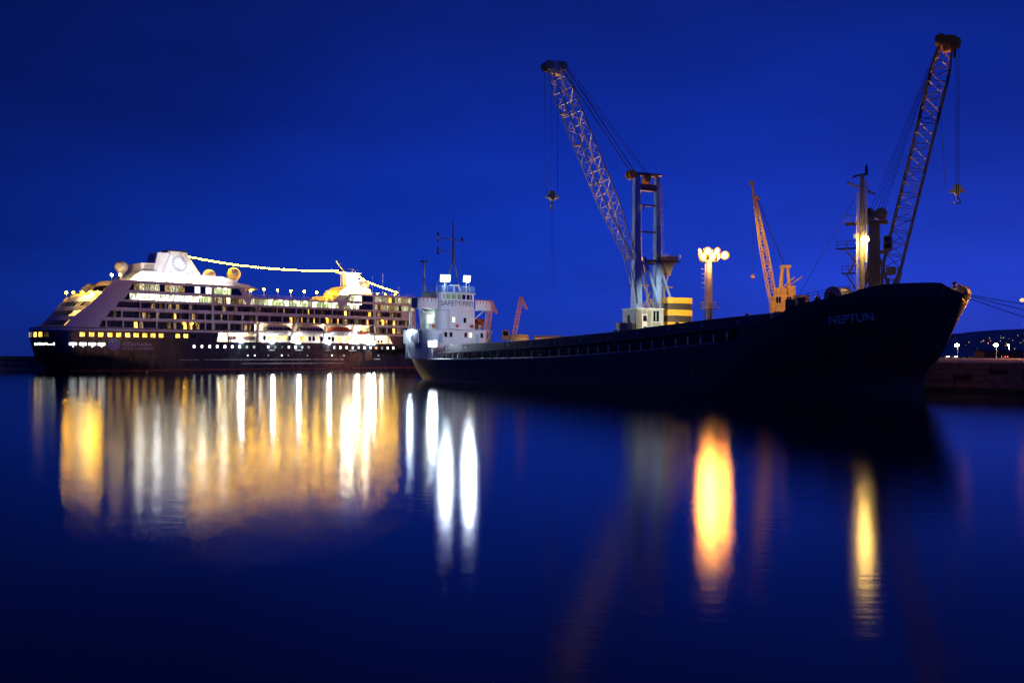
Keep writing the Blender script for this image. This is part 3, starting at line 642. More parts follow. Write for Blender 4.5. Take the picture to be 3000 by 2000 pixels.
# small rescue boat and its crane
e = empty('rescue_boat'); e.matrix_world = CS.matrix_basis @ Matrix.Translation((110.8, -11.6, 13.4)); tag(e, 'small orange rescue boat stowed ahead of the white lifeboats', 'boat')
rr = []
for zf, k in ((0, .5), (.5, .9), (1.0, 1.0), (1.1, .85)):
    half = [(5.4*i/10, 1.0*k*(1-abs(2*i/10-1)**2.5)**.6) for i in range(11)]; r = [(x, -y, zf+.25*abs(2*x/5.4-1)**2) for x, y in half] + [(x, y, zf+.25*abs(2*x/5.4-1)**2) for x, y in half[::-1]]; r.append(r[0]); rr.append(r)
MB().grid(rr).build('boat_hull', 'lifeboat_orange', e, smooth=40); MB().box(1.2, 2.0, -.5, .5, .9, 1.7).build('console', 'black_paint', e); MB().box(.0, .4, -.3, .3, .5, 1.5).build('outboard_engine', 'black_paint', e)
# embarkation tender standing in the aft recess
e = empty('tender_boat'); e.matrix_world = CS.matrix_basis @ Matrix.Translation((55.7, -12.0, 10.7)); tag(e, 'low brown covered boat inside the bright opening in the dark hull', 'boat')
MB().prism([(0, .3), (.5, 0), (9.6, 0), (9.9, .4), (9.9, 1.2), (.4, 1.2)], -.1, 1.3).build('boat_hull', 'tender_brown' if 'tender_brown' in MATS else mat('tender_brown', (.20, .12, .10), .6).name, e)
MB().box(.4, 9.6, .05, 1.2, 1.2, 1.32).build('cover', 'lifeboat_white', e); MB().box(.6, 1.0, 0, 1.2, -.75, 0).box(8.6, 9.0, 0, 1.2, -.75, 0).build('chock', 'steel_white', e)
dv = MB().box(-.35, .35, 0, .7, 0, 7.0).prism([(-.35, 6.4), (.35, 6.4), (.35, 7), (-.35, 7)], -1.0, 0, 'y').mesh('davit', 'steel_white')
for x in (67.6, 81.9, 95.9, 108.7): link('davit', dv, CS, (x, -11.4, 9.95))

# ------------------------------------------------------------------ cargo ship (local x = forward, y = to port, z up)
GS = empty('cargo_ship', None, (-13.408, 195.677, 0), R(-49.6))
tag(GS, 'black hulled cargo ship with a white bridge aft, moored in front of the cranes', 'cargo ship')
def hull_paint():
    m = mat('cargo_hull', (0.075, 0.064, 0.052), 0.38, var=0.4, scale=0.5, stretch=(1, 1, 0.25)); n = m.node_tree.nodes; l = m.node_tree.links
    b = n['Principled BSDF']; src = b.inputs['Base Color'].links[0].from_socket
    t = n.new('ShaderNodeTexCoord'); s = n.new('ShaderNodeSeparateXYZ'); l.new(t.outputs['Object'], s.inputs[0])
    a = n.new('ShaderNodeMath'); a.operation = 'MULTIPLY_ADD'; l.new(s.outputs['X'], a.inputs[0]); a.inputs[1].default_value = -0.014; l.new(s.outputs['Z'], a.inputs[2])
    ns = n.new('ShaderNodeTexNoise'); ns.inputs['Scale'].default_value = 1.2; l.new(t.outputs['Object'], ns.inputs[0])
    ad = n.new('ShaderNodeMath'); ad.operation = 'MULTIPLY_ADD'; l.new(ns.outputs[0], ad.inputs[0]); ad.inputs[1].default_value = 0.25; l.new(a.outputs[0], ad.inputs[2])
    c = n.new('ShaderNodeMath'); c.operation = 'LESS_THAN'; l.new(ad.outputs[0], c.inputs[0]); c.inputs[1].default_value = 1.15
    rr = n.new('ShaderNodeValToRGB'); rr.color_ramp.elements[0].color = (0.20, 0.07, 0.045, 1); rr.color_ramp.elements[1].color = (0.36, 0.13, 0.08, 1); l.new(ns.outputs[0], rr.inputs[0])
    # shell plates: fine relief of the seams, rust weeping from them
    cb = n.new('ShaderNodeCombineXYZ'); l.new(s.outputs['X'], cb.inputs[0]); l.new(s.outputs['Z'], cb.inputs[1])
    bt = n.new('ShaderNodeTexBrick'); bt.inputs['Scale'].default_value = 1.0; bt.inputs['Brick Width'].default_value = 6.5; bt.inputs['Row Height'].default_value = 1.9; bt.inputs['Mortar Size'].default_value = 0.05; bt.inputs['Mortar Smooth'].default_value = 0.6; l.new(cb.outputs[0], bt.inputs[0])
    pb = n.new('ShaderNodeTexNoise'); pb.inputs['Scale'].default_value = 0.45; l.new(t.outputs['Object'], pb.inputs[0])
    pa = n.new('ShaderNodeMath'); pa.operation = 'MULTIPLY_ADD'; l.new(pb.outputs[0], pa.inputs[0]); pa.inputs[1].default_value = 1.2; l.new(bt.outputs['Fac'], pa.inputs[2])
    bm = n.new('ShaderNodeBump'); bm.inputs['Strength'].default_value = 0.5; bm.inputs['Distance'].default_value = 0.06; l.new(pa.outputs[0], bm.inputs['Height']); l.new(bm.outputs[0], b.inputs['Normal'])
    rn = n.new('ShaderNodeTexNoise'); rn.inputs['Scale'].default_value = 1.0; rn.inputs['Detail'].default_value = 5; rm = n.new('ShaderNodeMapping'); rm.inputs['Scale'].default_value = (1.3, 1.3, .12); l.new(t.outputs['Object'], rm.inputs[0]); l.new(rm.outputs[0], rn.inputs[0])
    rq = n.new('ShaderNodeMapRange'); rq.inputs[1].default_value = .56; rq.inputs[2].default_value = .72; l.new(rn.outputs[0], rq.inputs[0])
    rx = n.new('ShaderNodeMixRGB'); l.new(rq.outputs[0], rx.inputs[0]); l.new(src, rx.inputs[1]); rx.inputs[2].default_value = (.13, .06, .035, 1); src = rx.outputs[0]
    mx = n.new('ShaderNodeMixRGB'); l.new(c.outputs[0], mx.inputs[0]); l.new(src, mx.inputs[1]); l.new(rr.outputs[0], mx.inputs[2]); l.new(mx.outputs[0], b.inputs['Base Color'])
hull_paint()
mat('cargo_black', (0.013, 0.013, 0.015), 0.45, var=0.4, scale=0.8)
mat('hatch_violet', (0.12, 0.10, 0.12), 0.5, var=0.3, scale=0.5, stretch=(1, 1, .3))
mat('house_white', (0.66, 0.67, 0.70), 0.45, var=0.08, scale=0.5, grime=(0.34, 0.20, 0.12), stretch=(1, 1, 0.22))
mat('rust_red', (0.34, 0.055, 0.02), 0.55, var=0.3)
mat('deck_red', (0.12, 0.05, 0.035), 0.7, var=0.3)
mat('mast_buff', (0.36, 0.33, 0.26), 0.5, var=0.2)
mat('cargo_letters', (0.85, 0.83, 0.84), 0.5, var=0.25, scale=3)
mat('dark_letters', (0.10, 0.09, 0.11), 0.6, var=0.7, scale=4)
mat('rail_grey', (0.32, 0.33, 0.36), 0.45, var=0.2)
mat('rope', (0.05, 0.045, 0.04), 0.9, var=0.3)
mat('steel_blue', (0.34, 0.46, 0.55), 0.4, var=0.12)
emit('cabin_lamp', (.92, 1.0, .62), 2.2, .3); emit('cabin_green', (.55, .85, .6), .35, .6)
TOP = [(-11, 4.45), (10, 4.45), (30, 4.65), (40, 4.85), (48, 5.2), (56, 5.6), (63, 6.0), (70, 6.55), (76, 7.0), (79.99, 7.4), (80.0, 9.0), (84.5, 9.6), (86, 10.1), (87.3, 10.9), (88.2, 11.5), (89.8, 11.9), (94, 12.5), (96.4, 12.9), (97.3, 13.5), (99.8, 13.9), (105.4, 13.9), (106.4, 13.2), (107.6, 12.4)]
def top(x): return interp(x, TOP)
def g_xa(z): return interp(z, [(-1, -4.0), (0, -6.2), (1, -7.5), (2.2, -8.7), (3.3, -9.4), (4.4, -9.8), (20, -9.8)])
def g_xs(z): return interp(z, [(-1, 102), (0, 102), (2.8, 102), (3.7, 103.2), (4.8, 104.2), (12.3, 107.6), (20, 110)])
BM = 8.5
def half_at(x, z):
    v = max(0, min(1, z/11.5)); x0 = lerp(70, 86, v); xs = g_xs(z)
    if x > x0:
        u = min(1, (x-x0)/(xs-x0)); return BM*max(0, 1-u**lerp(1.8, 2.5, v))**lerp(1.0, .56, v)
    if x < 12:
        xa = g_xa(z); u = min(1, max(0, (12-x)/(12-xa))); return BM*max(0, 1-u**2.6)**lerp(.66, .5, max(0, min(1, z/4.4)))
    return BM
def stx(n): 
    xs = [-9.8 + 21.8*(1-math.cos(i/16*math.pi/2)) for i in range(16)] + [12 + i*4 for i in range(17)] + [79.99, 80.0, 81, 82.5, 84, 85, 86, 87, 88, 89, 90] + [90 + 17.6*math.sin(i/16*math.pi/2) for i in range(1, 17)]
    return xs
def hpt(xn, v, side=-1):
    z = -1 + v*(top(xn)+1)
    if xn < 12: x = 12-(12-xn)*(12-g_xa(z))/21.8
    elif xn > 72: x = 72+(xn-72)*(g_xs(z)-72)/(107.6-72)
    else: x = xn
    return (x, side*half_at(x, z), z)
VS = [0, .12, .2, .3, .4, .5, .6, .7, .8, .88, .94, 1]
for sd in (-1, 1):
    xs_ = [x for x in stx(0) if not (sd == 0)]
    MB().grid([[hpt(x, v, sd) for x in xs_] for v in VS]).build('hull_side', 'cargo_hull', GS, smooth=55)
# inner face of the forward bulwark, gap at the stem
for sd in (-1, 1):
    xs_ = [x for x in stx(0) if 80.0 <= x < 105.9]
    MB().grid([[(p[0], p[1]-sd*.18, p[2]) for p in [hpt(x, 1, sd) for x in xs_]], [(p[0], p[1]-sd*.30, p[2]-(1.25 if p[0] > 88 else 1.6)) for p in [hpt(x, 1, sd) for x in xs_]]]).build('bulwark_lining', 'mast_buff', GS, smooth=40)
    MB().grid([[hpt(x, 1, sd) for x in xs_], [(p[0], p[1]-sd*.18, p[2]+.03) for p in [hpt(x, 1, sd) for x in xs_]]]).build('bulwark_cap', 'cargo_black', GS)
xs_ = stx(0)
dk = [(hpt(x, 1), x) for x in xs_]
mb = MB(); rows = []
for p, x in dk:
    z = p[2]-.02 if x < 80 else 7.4 if x < 87.9 else 11.35
    yy = half_at(p[0], min(z, p[2]))-.02; rows.append((p[0] if x < 106 else min(p[0], 106.8), yy, z))
mb.grid([[(a, -b, z) for a, b, z in rows], [(a, b, z) for a, b, z in rows]]); mb.build('main_deck', 'deck_red', GS)
# rubbing strake that catches the light along the deck edge
MB().grid([[(p[0], p[1]-o, p[2]+dz) for p, x in dk if x < 79] for o, dz in ((0, -.35), (.10, -.28), (.10, -.10), (0, -.02))]).build('rubbing_strake', 'rail_grey', GS)
# name on the bow, following the flare
letters('name_lettering', 'NEPTUN', 2, 'cargo_letters', GS, lambda u, v: (lerp(93.3, 98.7, u), -half_at(lerp(93.3, 98.7, u), lerp(9.0, 10.05, v)+.35*u)-.06, lerp(9.0, 10.05, v)+.35*u), step=.15)
# anchor in its recess
an = MB().box(97.6, 98.0, 0, .35, 4.2, 5.9).box(96.9, 98.7, 0, .5, 3.9, 4.3).prism([(96.9, 4.0), (97.3, 4.0), (96.7, 5.0)], 0, .4).prism([(98.3, 4.0), (98.7, 4.0), (98.9, 5.0)], 0, .4).build('anchor', 'rust_red', GS); an.location = (0, -half_at(97.8, 4.8)-.2, 0)
MB().lathe([(.35, 0), (.6, 0), (.6, .3), (.35, .3)], 12, (97.8, -half_at(97.8, 6.3)-.2, 6.3), 'y').build('hawse_pipe', 'cargo_black', GS)
# hatch coaming, stays, hatch covers
CT = [(6.4, 7.05), (11, 7.2), (28, 7.65), (41, 8.2), (54, 8.9), (65, 9.75), (74, 10.4), (84, 10.9)]
def ct(x): return interp(x, CT)
xs = [6.6 + i*3.2 for i in range(25)]
for sd in (-1, 1):
    MB().grid([[(x, sd*5.8, top(x)-.05) for x in xs], [(x, sd*5.8, ct(x)-1.4) for x in xs]]).build('hatch_coaming', 'cargo_black', GS)
MB().box(6.6, 6.8, -5.8, 5.8, 4.3, ct(6.6)).box(83.2, 83.4, -5.8, 5.8, 7.2, 10.7).build('coaming_end', 'cargo_black', GS)
for i, x in enumerate([6.6 + 1.6*k for k in range(48)]):
    MB().prism([(-5.82, top(x)), (-6.5, top(x)), (-5.95, ct(x)-1.45), (-5.82, ct(x)-1.45)], x-.06, x+.06, 'x').build('coaming_stay', 'cargo_black', GS)
MB().grid([[(x, -6.05, ct(x)-1.55) for x in xs], [(x, -6.35, ct(x)-1.5) for x in xs], [(x, -6.35, ct(x)-1.4) for x in xs], [(x, -6.05, ct(x)-1.36) for x in xs]]).build('coaming_rail', 'rail_grey', GS)
random.seed(3)
for a, b in zip(xs[:-1:2], xs[2::2]):
    a2, b2 = a+.05, b-.05
    h = MB(); h.add([(x, y, z) for y in (-6.2, 6.2) for x, z in ((a2, ct(a)-1.38), (b2, ct(b)-1.38), (b2, ct(b)), (a2, ct(a)))], [(0, 1, 2, 3), (7, 6, 5, 4), (0, 4, 5, 1), (3, 2, 6, 7), (0, 3, 7, 4), (1, 5, 6, 2)])
    hc = h.build('hatch_cover', 'hatch_violet', GS, bevel=.03)
    MB().box(a2+.8, a2+1.1, -6.28, -6.2, ct(a)-.9, ct(a)-.5).build('cover_lug', 'steel_white', hc)
    if random.random() < .6: MB().box(a2+2, a2+2.5, -5.9, -5.5, ct(a)+.02, ct(a)+.22+.3*random.random()).build('cover_cleat', 'steel_white', hc)
# deck-edge railing: reflected sky blue put into the forward stanchions' colour, two wires
mat('stanchion_sky_tint', (0.45, 0.46, 0.75), 0.45, var=.2)
e = empty('deck_railing', GS)
xr = [8 + 2.32*i for i in range(31)]
for i, x in enumerate(xr): bar('stanchion', (x, -8.3, top(x)), (x, -8.3, top(x)+1.15), .085, 'stanchion_sky_tint' if i > 14 else 'rail_grey', e)
for a, b in zip(xr, xr[1:]):
    for h in (.45, .8, 1.12): bar('wire', (a, -8.3, top(a)+h), (b, -8.3, top(b)+h), .025, 'rail_grey', e, 5)
# forecastle railing between break and high bulwark, posts, windlass
e = empty('forecastle_railing', GS)
fx = [87.9 + 1.35*i for i in range(7)]
def fpt(x): p = hpt(x, 1); return Vector((p[0], p[1]+.15, p[2]))
for x in fx: bar('stanchion', fpt(x), fpt(x)+Vector((0, 0, 1.15)), .045, 'rail_grey', e)
for a, b in zip(fx, fx[1:]):
    for h in (.4, .78, 1.15): bar('rail', fpt(a)+Vector((0, 0, h)), fpt(b)+Vector((0, 0, h)), .03, 'rail_grey', e)
wl = MB().lathe([(.5, -1.3), (.5, 1.3)], 20, (91.6, -2.6, 13.0), 'y').build('winch_drum', 'mast_buff', GS, smooth=40)
for y in (-4.0, -1.25): MB().lathe([(.3, -.06), (1.25, -.06), (1.25, .06), (.3, .06)], 24, (91.6, y, 13.0), 'y').build('drum_flange', 'rail_grey', wl)
MB().lathe([(1.1, -1.25), (1.1, 1.3)], 24, (91.6, -2.6, 13.0), 'y').build('rope_coil', 'mast_buff', wl, smooth=40)
for y in (-4.3, -.9): MB().prism([(90.3, 11.3), (92.9, 11.3), (91.9, 13.3), (91.3, 13.3)], y-.12, y+.12).build('winch_frame', 'cargo_black', wl)
MB().box(89.0, 90.2, -4.5, -3.2, 11.35, 12.5).build('winch_motor', 'steel_blue', wl, bevel=.05)
for x in (88.4, 89.0): MB().lathe([(.35, 0), (.35, 1.1), (.5, 1.15), (.5, 1.35), (.3, 1.4)], 12, (x, -7.0, 11.35)).build('mooring_bitt', 'cargo_black', GS, smooth=40)
MB().box(86.2, 87.6, -6.9, -5.4, 10.0, 12.6).build('store_house', 'cargo_black', GS, bevel=.05)
bar('gooseneck_vent', (90.4, -6.3, 11.35), (90.4, -6.3, 12.5), .16, 'rust_red', GS, 8); MB().lathe([(.3, -.16), (.42, 0), (.3, .16)], 12, (90.75, -6.3, 12.55), 'y').build('vent_head', 'rust_red', GS)
lad = MB().prism([(83.7, 7.4), (85.7, 7.4), (85.3, 10.85), (84.0, 10.95)], -6.5, -6.1).prism([(84.2, 10.6), (85.4, 10.6), (85.2, 11.0), (84.3, 11.0)], -6.5, -5.0).build('access_trunk', 'steel_blue', GS)
MB().prism([(84.3, 8.9), (85.2, 8.9), (85.1, 9.8), (84.9, 10.1), (84.6, 10.1), (84.4, 9.8)], -6.53, -6.5).build('trunk_door', 'cargo_black', lad)
# foremast with crosstrees, ladder and its lamp
fm = MB().tube((93.6, 0, 11.3), (93.6, 0, 29.3), .42, 14, .30).build('foremast', 'mast_buff', GS, smooth=40)
MB().tube((94.2, 0, 17.5), (94.2, 0, 28.6), .14, 8).build('cable_pipe', 'steel_white', fm, smooth=40)
MB().tube((93.6, 0, 11.4), (93.6, 0, 13.9), .62, 14, .62).build('mast_collar', 'cargo_black', fm, smooth=40)
bar('crosstree', (93.4, -3.3, 27.9), (93.6, 0, 27.5), .14, 'mast_buff', fm); bar('crosstree', (93.6, 0, 27.5), (93.8, 3.0, 27.1), .14, 'mast_buff', fm)
bar('yard', (93.0, -1.6, 28.9), (93.6, 0, 29.4), .14, 'mast_buff', fm); MB().box(93.5, 94.1, .0, .7, 29.3, 29.5).build('masthead_platform', 'cargo_black', fm); MB().lathe([(.18, 29.5), (.22, 29.9), (.14, 30.7)], 8, (93.9, .6, 0)).build('masthead_lantern', 'cargo_black', fm)
MB().box(94.1, 94.6, .25, .7, 23.6, 24.8).build('signal_lamp', 'cargo_black', fm)
ld = empty('mast_ladder', GS)
for y in (-.75, -.35): bar('ladder_rail', (93.2, y-.1, 12.0), (93.3, y-.1, 27.0), .05, 'steel_white', ld)
for k in range(26): bar('rung', (93.2, -.85, 12.4+.56*k), (93.2, -.45, 12.4+.56*k), .03, 'steel_white', ld)
f = MB().box(-.35, .35, -.3, .3, -.1, .35).build('mast_floodlight', 'steel_white', GS); f.location = (94.6, -.9, 20.6)
MB().lathe([(.01, -.5), (.36, -.42), (.5, -.2), (.3, 0)], 14, (0, -.1, .05)).build('lens', 'flood_mast', f)
bar('bracket', (0, .2, .1), (-1.0, .9, .1), .06, 'steel_white', f)
lamp('SPOT', (0, 0, -.6), 90, (1, .78, .4), f, (-.9, .8, -6), 130, .7, .3)
aft_fill = MB().box(-.3, .3, -.9, .9, -.35, .35).build('added_floodlight', 'steel_white', GS, bevel=.04); aft_fill.location = (92.7, .9, 21.2)  # added fixture for the spots that brighten the crane and bridge front
MB().box(-.34, -.31, -.8, .8, -.28, .28).build('lens', 'added_flood_lens' if 'added_flood_lens' in MATS else emit('added_flood_lens', (1, .9, .7), 12).name, aft_fill)
lamp('SPOT', (-.5, .3, 0), 230000, (1, .86, .55), aft_fill, (40-92.7, 25.5-.9, 12.6-21.2), 22, .6, .3)
lamp('SPOT', (-.5, -.3, 0), 150000, (.62, .76, 1), aft_fill, (4-92.7, -.6-.9, 14-21.2), 15, .7, .3)
lamp('SPOT', (.6, .6, 0), 5000, (1, .75, .4), f, (8, 22, -2), 80, .7, .3)
lamp('SPOT', (92.0, -2.2, 13.2), 350, (.8, .95, 1), GS, (93.4, -.2, 26), 40, .6, .2)
bar('forestay', (92.9, -.4, 26.5), (87.5, -7.2, 11.6), .03, 'rope', GS)

# bow chocks and fairleads, lit by the assumed quay lamp ahead
MB().prism([(105.6, 12.0), (107.3, 12.1), (107.0, 13.3), (105.9, 14.0)], 1.0, 1.4).build('bow_chock', 'mast_buff', GS)
MB().lathe([(.28, -.2), (.45, -.2), (.45, .2), (.28, .2)], 12, (106.6, .9, 12.6), 'x').build('fairlead', 'mast_buff', GS)
MB().lathe([(.2, 0), (.2, .5), (.35, .55), (.1, .8)], 10, (105.9, 0, 13.4)).build('bow_lantern', 'rust_red', GS)

# ---- deckhouse
def rounded(y0, y1, xf, xb, r=1.2, bow=.0):
    """plan of a tier: front corners rounded"""
    pts = [(xb, y0), (xf-r, y0)] + [(xf-r+r*math.sin(t), y0+r-r*math.cos(t)) for t in (R(22), R(45), R(68), R(90))]
    n = 6
    if bow: pts += [(xf + bow*(1-(2*i/n-1)**2), lerp(y0+r, y1-r, i/n)) for i in range(1, n)]
    pts += [(xf-r+r*math.sin(t), y1-r+r*math.cos(t)) for t in (R(90), R(68), R(45), R(22))] + [(xf-r, y1), (xb, y1)]
    return pts
MB().prism(rounded(-8.0, 8.0, 4.2, -4.5, .6), 4.4, 7.5, 'z').build('poop_house', 'house_white', GS)
MB().prism(rounded(-7.9, 7.6, 3.9, -5.5, 1.6, .4), 7.5, 10.25, 'z').build('house_tier', 'house_white', GS)
MB().prism(rounded(-8.6, 9.8, 3.2, -6.0, 1.0), 10.25, 10.45, 'z').build('boat_deck', 'house_white', GS)
MB().prism(rounded(-5.6, 4.6, 3.6, -2.6, .9, .5), 10.45, 14.4, 'z').build('house_tier', 'house_white', GS)
wh = MB().prism(rounded(-5.3, 4.6, 3.6, -2.4, 1.3, .6), 14.4, 18.0, 'z').build('wheelhouse', 'house_white', GS)
MB().prism(rounded(-5.6, 4.9, 3.9, -2.6, 1.3, .7), 18.0, 18.25, 'z').build('wheelhouse_roof', 'steel_blue', GS)
def wf(y, off=.03):
    t = (y+.35)/3.65; return 3.6 + .6*(1-t*t) + off if abs(t) < 1 else 3.6-1.3*(1-math.cos(min(1, (abs(t)-1)*3.65/1.3)*1.3)) + off
for i, y in enumerate((-4.35, -3.05, -1.75, -.45, .85, 2.15, 3.4)):
    a, b = wf(y-.48), wf(y+.48)
    MB().add([(a, y-.48, 16.75), (b, y+.48, 16.75), (b, y+.48, 17.75), (a, y-.48, 17.75), (a-.08, y-.48, 16.75), (b-.08, y+.48, 16.75), (b-.08, y+.48, 17.75), (a-.08, y-.48, 17.75)], [(0, 1, 2, 3), (4, 7, 6, 5), (0, 4, 5, 1), (3, 2, 6, 7), (0, 3, 7, 4), (1, 5, 6, 2)]).build('bridge_window', 'cabin_green' if i in (1, 2, 3) else 'dark_glass', wh)
letters('safety_lettering', 'SAFETY-FIRST', 2, 'dark_letters', GS, lambda u, v: (wf(lerp(-4.7, 3.9, u), .06), lerp(-4.7, 3.9, u), lerp(15.35, 16.4, v)), step=.2, bold=.004)
# bridge wings with their struts
for y0, y1 in ((-10.3, -5.3), (4.6, 8.9)):
    wg = MB().box(1.2, 3.3, y0, y1, 14.65, 14.85).build('bridge_wing', 'house_white', GS)
    MB().box(3.15, 3.3, y0, y1, 14.85, 16.75).build('wing_dodger', 'house_white', wg)
    MB().box(1.2, 3.2, (y0 if y0 < 0 else y1-.14), (y0+.14 if y0 < 0 else y1), 14.85, 16.75).build('wing_dodger', 'house_white', wg)
    MB().box(3.08, 3.38, y0-.03, y1+.03, 16.76, 16.9).build('wing_cap', 'rust_red', wg)
    o = y0 if y0 < 0 else y1; i = y1 if y0 < 0 else y0; s = 1 if y0 < 0 else -1
    bar('strut', (2.2, o+s*1.2, 14.6), (2.2, i, 12.4), .12, 'steel_white', wg)
    bar('strut', (2.6, o+s*.8, 14.6), (2.6, o+s*1.4, 10.5), .12, 'steel_white', wg)
    for k in range(5): yy = lerp(y0, y1, (k+.5)/5); MB().box(3.3, 3.36, yy-.06, yy+.06, 16.1, 16.74).build('bracket', 'rust_red', wg)
for y, z, m in ((-1.8, 12.45, 'cabin_lamp'), (1.15, 12.4, 'dark_glass'), (-3.9, 9.35, 'dark_glass'), (-2.6, 9.35, 'dark_glass'), (1.2, 9.3, 'dark_glass'), (2.5, 9.3, 'cabin_lamp'), (-6.9, 9.3, 'cabin_lamp'), (5.75, 9.3, 'dark_glass')):
    xx = (3.6+.5*(1-((y+.5)/4.2)**2) if z > 11 else 3.9+.4*(1-min(1, (y+.15)/6.1)**2)) if abs(y) < 6 else 3.05
    w_ = MB().box(xx-.03, xx+.04, y-.36, y+.36, z-.5, z+.5).build('house_window', m, GS)
    MB().box(xx, xx+.08, y-.44, y+.44, z+.5, z+.58).box(xx, xx+.08, y-.44, y-.36, z-.5, z+.5).box(xx, xx+.08, y+.36, y+.44, z-.5, z+.5).box(xx, xx+.08, y-.44, y+.44, z-.58, z-.5).build('window_frame', 'house_white', w_)
# clutter on the house front: doors, ladder, pipes, lifebuoys, vents
for y, z in ((-5.0, 7.6), (4.4, 7.6)): MB().box(4.16, 4.24, y-.4, y+.4, z, z+1.9).build('front_door', 'steel_blue', GS, bevel=.03)
for y in (-4.9, 3.4): bar('front_pipe', (4.05, y, 10.5), (3.95, y, 14.6), .06, 'house_white', GS)
fl_ = empty('front_ladder', GS)
for y in (-3.3, -2.9): bar('ladder_rail', (4.18, y, 10.5), (4.22, y, 14.6), .03, 'rail_grey', fl_)
for k in range(11): bar('rung', (4.2, -3.3, 10.8+.35*k), (4.2, -2.9, 10.8+.35*k), .02, 'rail_grey', fl_)
for y, z in ((-1.0, 11.2), (3.0, 11.2), (-6.2, 11.1)):
    MB().lathe([(.24, -.05), (.38, -.05), (.38, .05), (.24, .05)], 16, (4.3 if y > -6 else 3.1, y, z), 'x').build('lifebuoy', 'lifeboat_orange', GS)
for y in (-6.6, -5.9, 6.4): MB().lathe([(.16, 10.45), (.16, 11.2), (.3, 11.25), (.3, 11.5), (.1, 11.6)], 10, (2.4, y, 0)).build('deck_vent', 'house_white', GS, smooth=40)
for z in (10.2, 14.5): MB().box(3.0, 4.3, -5.9 if z > 12 else -6.2, 4.9 if z > 12 else 6.2, z, z+.08).build('front_ledge', 'house_white', GS)
for a in (-4.6, 3.9): bar('radar_post', (2.0, a, 18.2), (2.0, a, 20.2), .06, 'steel_white', GS)
bar('radar_pedestal', (2.6, -.6, 18.2), (2.6, -.6, 19.6), .16, 'steel_white', GS, 8); MB().box(2.5, 2.8, -1.8, .6, 19.6, 19.85).build('radar_scanner', 'steel_white', GS)
# starboard side of the house: doors, deck lamp
MB().box(-1.0, -.1, -5.68, -5.6, 10.5, 12.5).build('side_door', 'steel_blue', GS)
f = MB().box(-.3, .3, -.3, 0, -.08, .1).build('deck_light', 'steel_white', GS); f.location = (1.2, -5.62, 13.3); MB().box(-.3, .3, -.5, -.05, -.22, -.09).build('lens', 'flood_deck' if 'flood_deck' in MATS else emit('flood_deck', (.85, 1, .8), 60).name, f)
lamp('POINT', (1.2, -6.4, 12.8), 130, (.8, 1, .8), GS, radius=.2)
def grail(name, pts, z0, h=1.05, m='rail_grey', pitch=1.3):
    e = empty(name, GS)
    for (a, b) in zip(pts, pts[1:]):
        a = Vector((*a, z0)); b = Vector((*b, z0)); n = max(1, int((b-a).length/pitch))
        for i in range(n+1): p = a.lerp(b, i/n); bar('stanchion', p, p+Vector((0, 0, h)), .035, m, e)
        for k in (.35, .68, 1): bar('rail', a+Vector((0, 0, h*k)), b+Vector((0, 0, h*k)), .03, m, e)
grail('boat_deck_railing', [(3.0, -5.8), (2.9, -8.4), (-5.8, -8.4)], 10.45); grail('boat_deck_railing', [(3.0, 4.8), (3.0, 9.6), (-5.8, 9.6)], 10.45)
grail('monkey_island_railing', [(-2.4, -5.4), (3.6, -4.6), (4.2, -.3), (3.6, 4.0), (-2.4, 4.7)], 18.25, 1.2, 'steel_blue')
# boat on the port side, davit, strut under the boat deck
rb = empty('covered_boat'); rb.matrix_world = GS.matrix_basis @ Matrix.Translation((0, 7.0, 10.9)); tag(rb, 'dark red ship boat stowed beside the white bridge house', 'boat')
rr = []
for zf, k in ((0, .4), (.5, .85), (1.2, 1.0)):
    half = [(-4.2+7.0*i/10, 1.2*k*(1-abs(2*i/10-1)**2.5)**.6) for i in range(11)]; r = [(x, -y, zf) for x, y in half] + [(x, y, zf) for x, y in half[::-1]]; r.append(r[0]); rr.append(r)
MB().grid(rr).build('boat_hull', 'rust_red', rb, smooth=40); MB().prism([(-4.0, 1.2), (2.6, 1.2), (1.8, 2.0), (-3.2, 2.0)], -1.0, 1.0).build('boat_cover', 'rust_red', rb); MB().box(-3, -2.6, -.5, .5, -.45, .2).box(1, 1.4, -.5, .5, -.45, .2).build('chock', 'rail_grey', rb)
bar('deck_strut', (3.0, 9.4, 10.2), (3.0, 7.6, 7.6), .16, 'steel_white', GS); bar('deck_strut', (3.0, 7.6, 10.2), (3.0, 7.6, 7.5), .16, 'steel_white', GS)
# signal mast above the bridge
bar('mast_leg', (1.0, -2.2, 18.2), (1.6, 0, 25.6), .16, 'mast_buff', GS, 8); bar('mast_leg', (1.0, 2.2, 18.2), (1.6, 0, 25.6), .16, 'mast_buff', GS, 8)
mm = MB().tube((1.6, 0, 25.0), (1.6, 0, 33.6), .30, 10, .14).build('signal_mast', 'mast_buff', GS, smooth=40)
bar('yard', (1.6, -4.2, 29.6), (1.6, 3.4, 29.3), .09, 'mast_buff', mm); bar('yard', (1.6, -4.2, 26.8), (1.6, 0, 27.0), .09, 'mast_buff', mm)
for y, z in ((-4.0, 29.0), (-4.0, 30.3), (-4.0, 26.4), (-4.0, 27.3), (2.3, 29.8)): MB().lathe([(.12, -.35), (.2, -.3), (.2, .3), (.12, .38)], 8, (1.6, y, z)).build('lantern', 'cargo_black', mm)
bar('signal_halyard', (1.6, 2.0, 29.4), (2.0, 2.6, 18.4), .02, 'rope', mm)
MB().tube((-4.6, -3.2, 10.4), (-4.6, -3.2, 25.0), .26, 10, .2).build('exhaust_post', 'mast_buff', GS, smooth=40); MB().box(-5.1, -4.1, -3.8, -2.6, 25.0, 25.3).build('post_cap', 'cargo_black', GS)
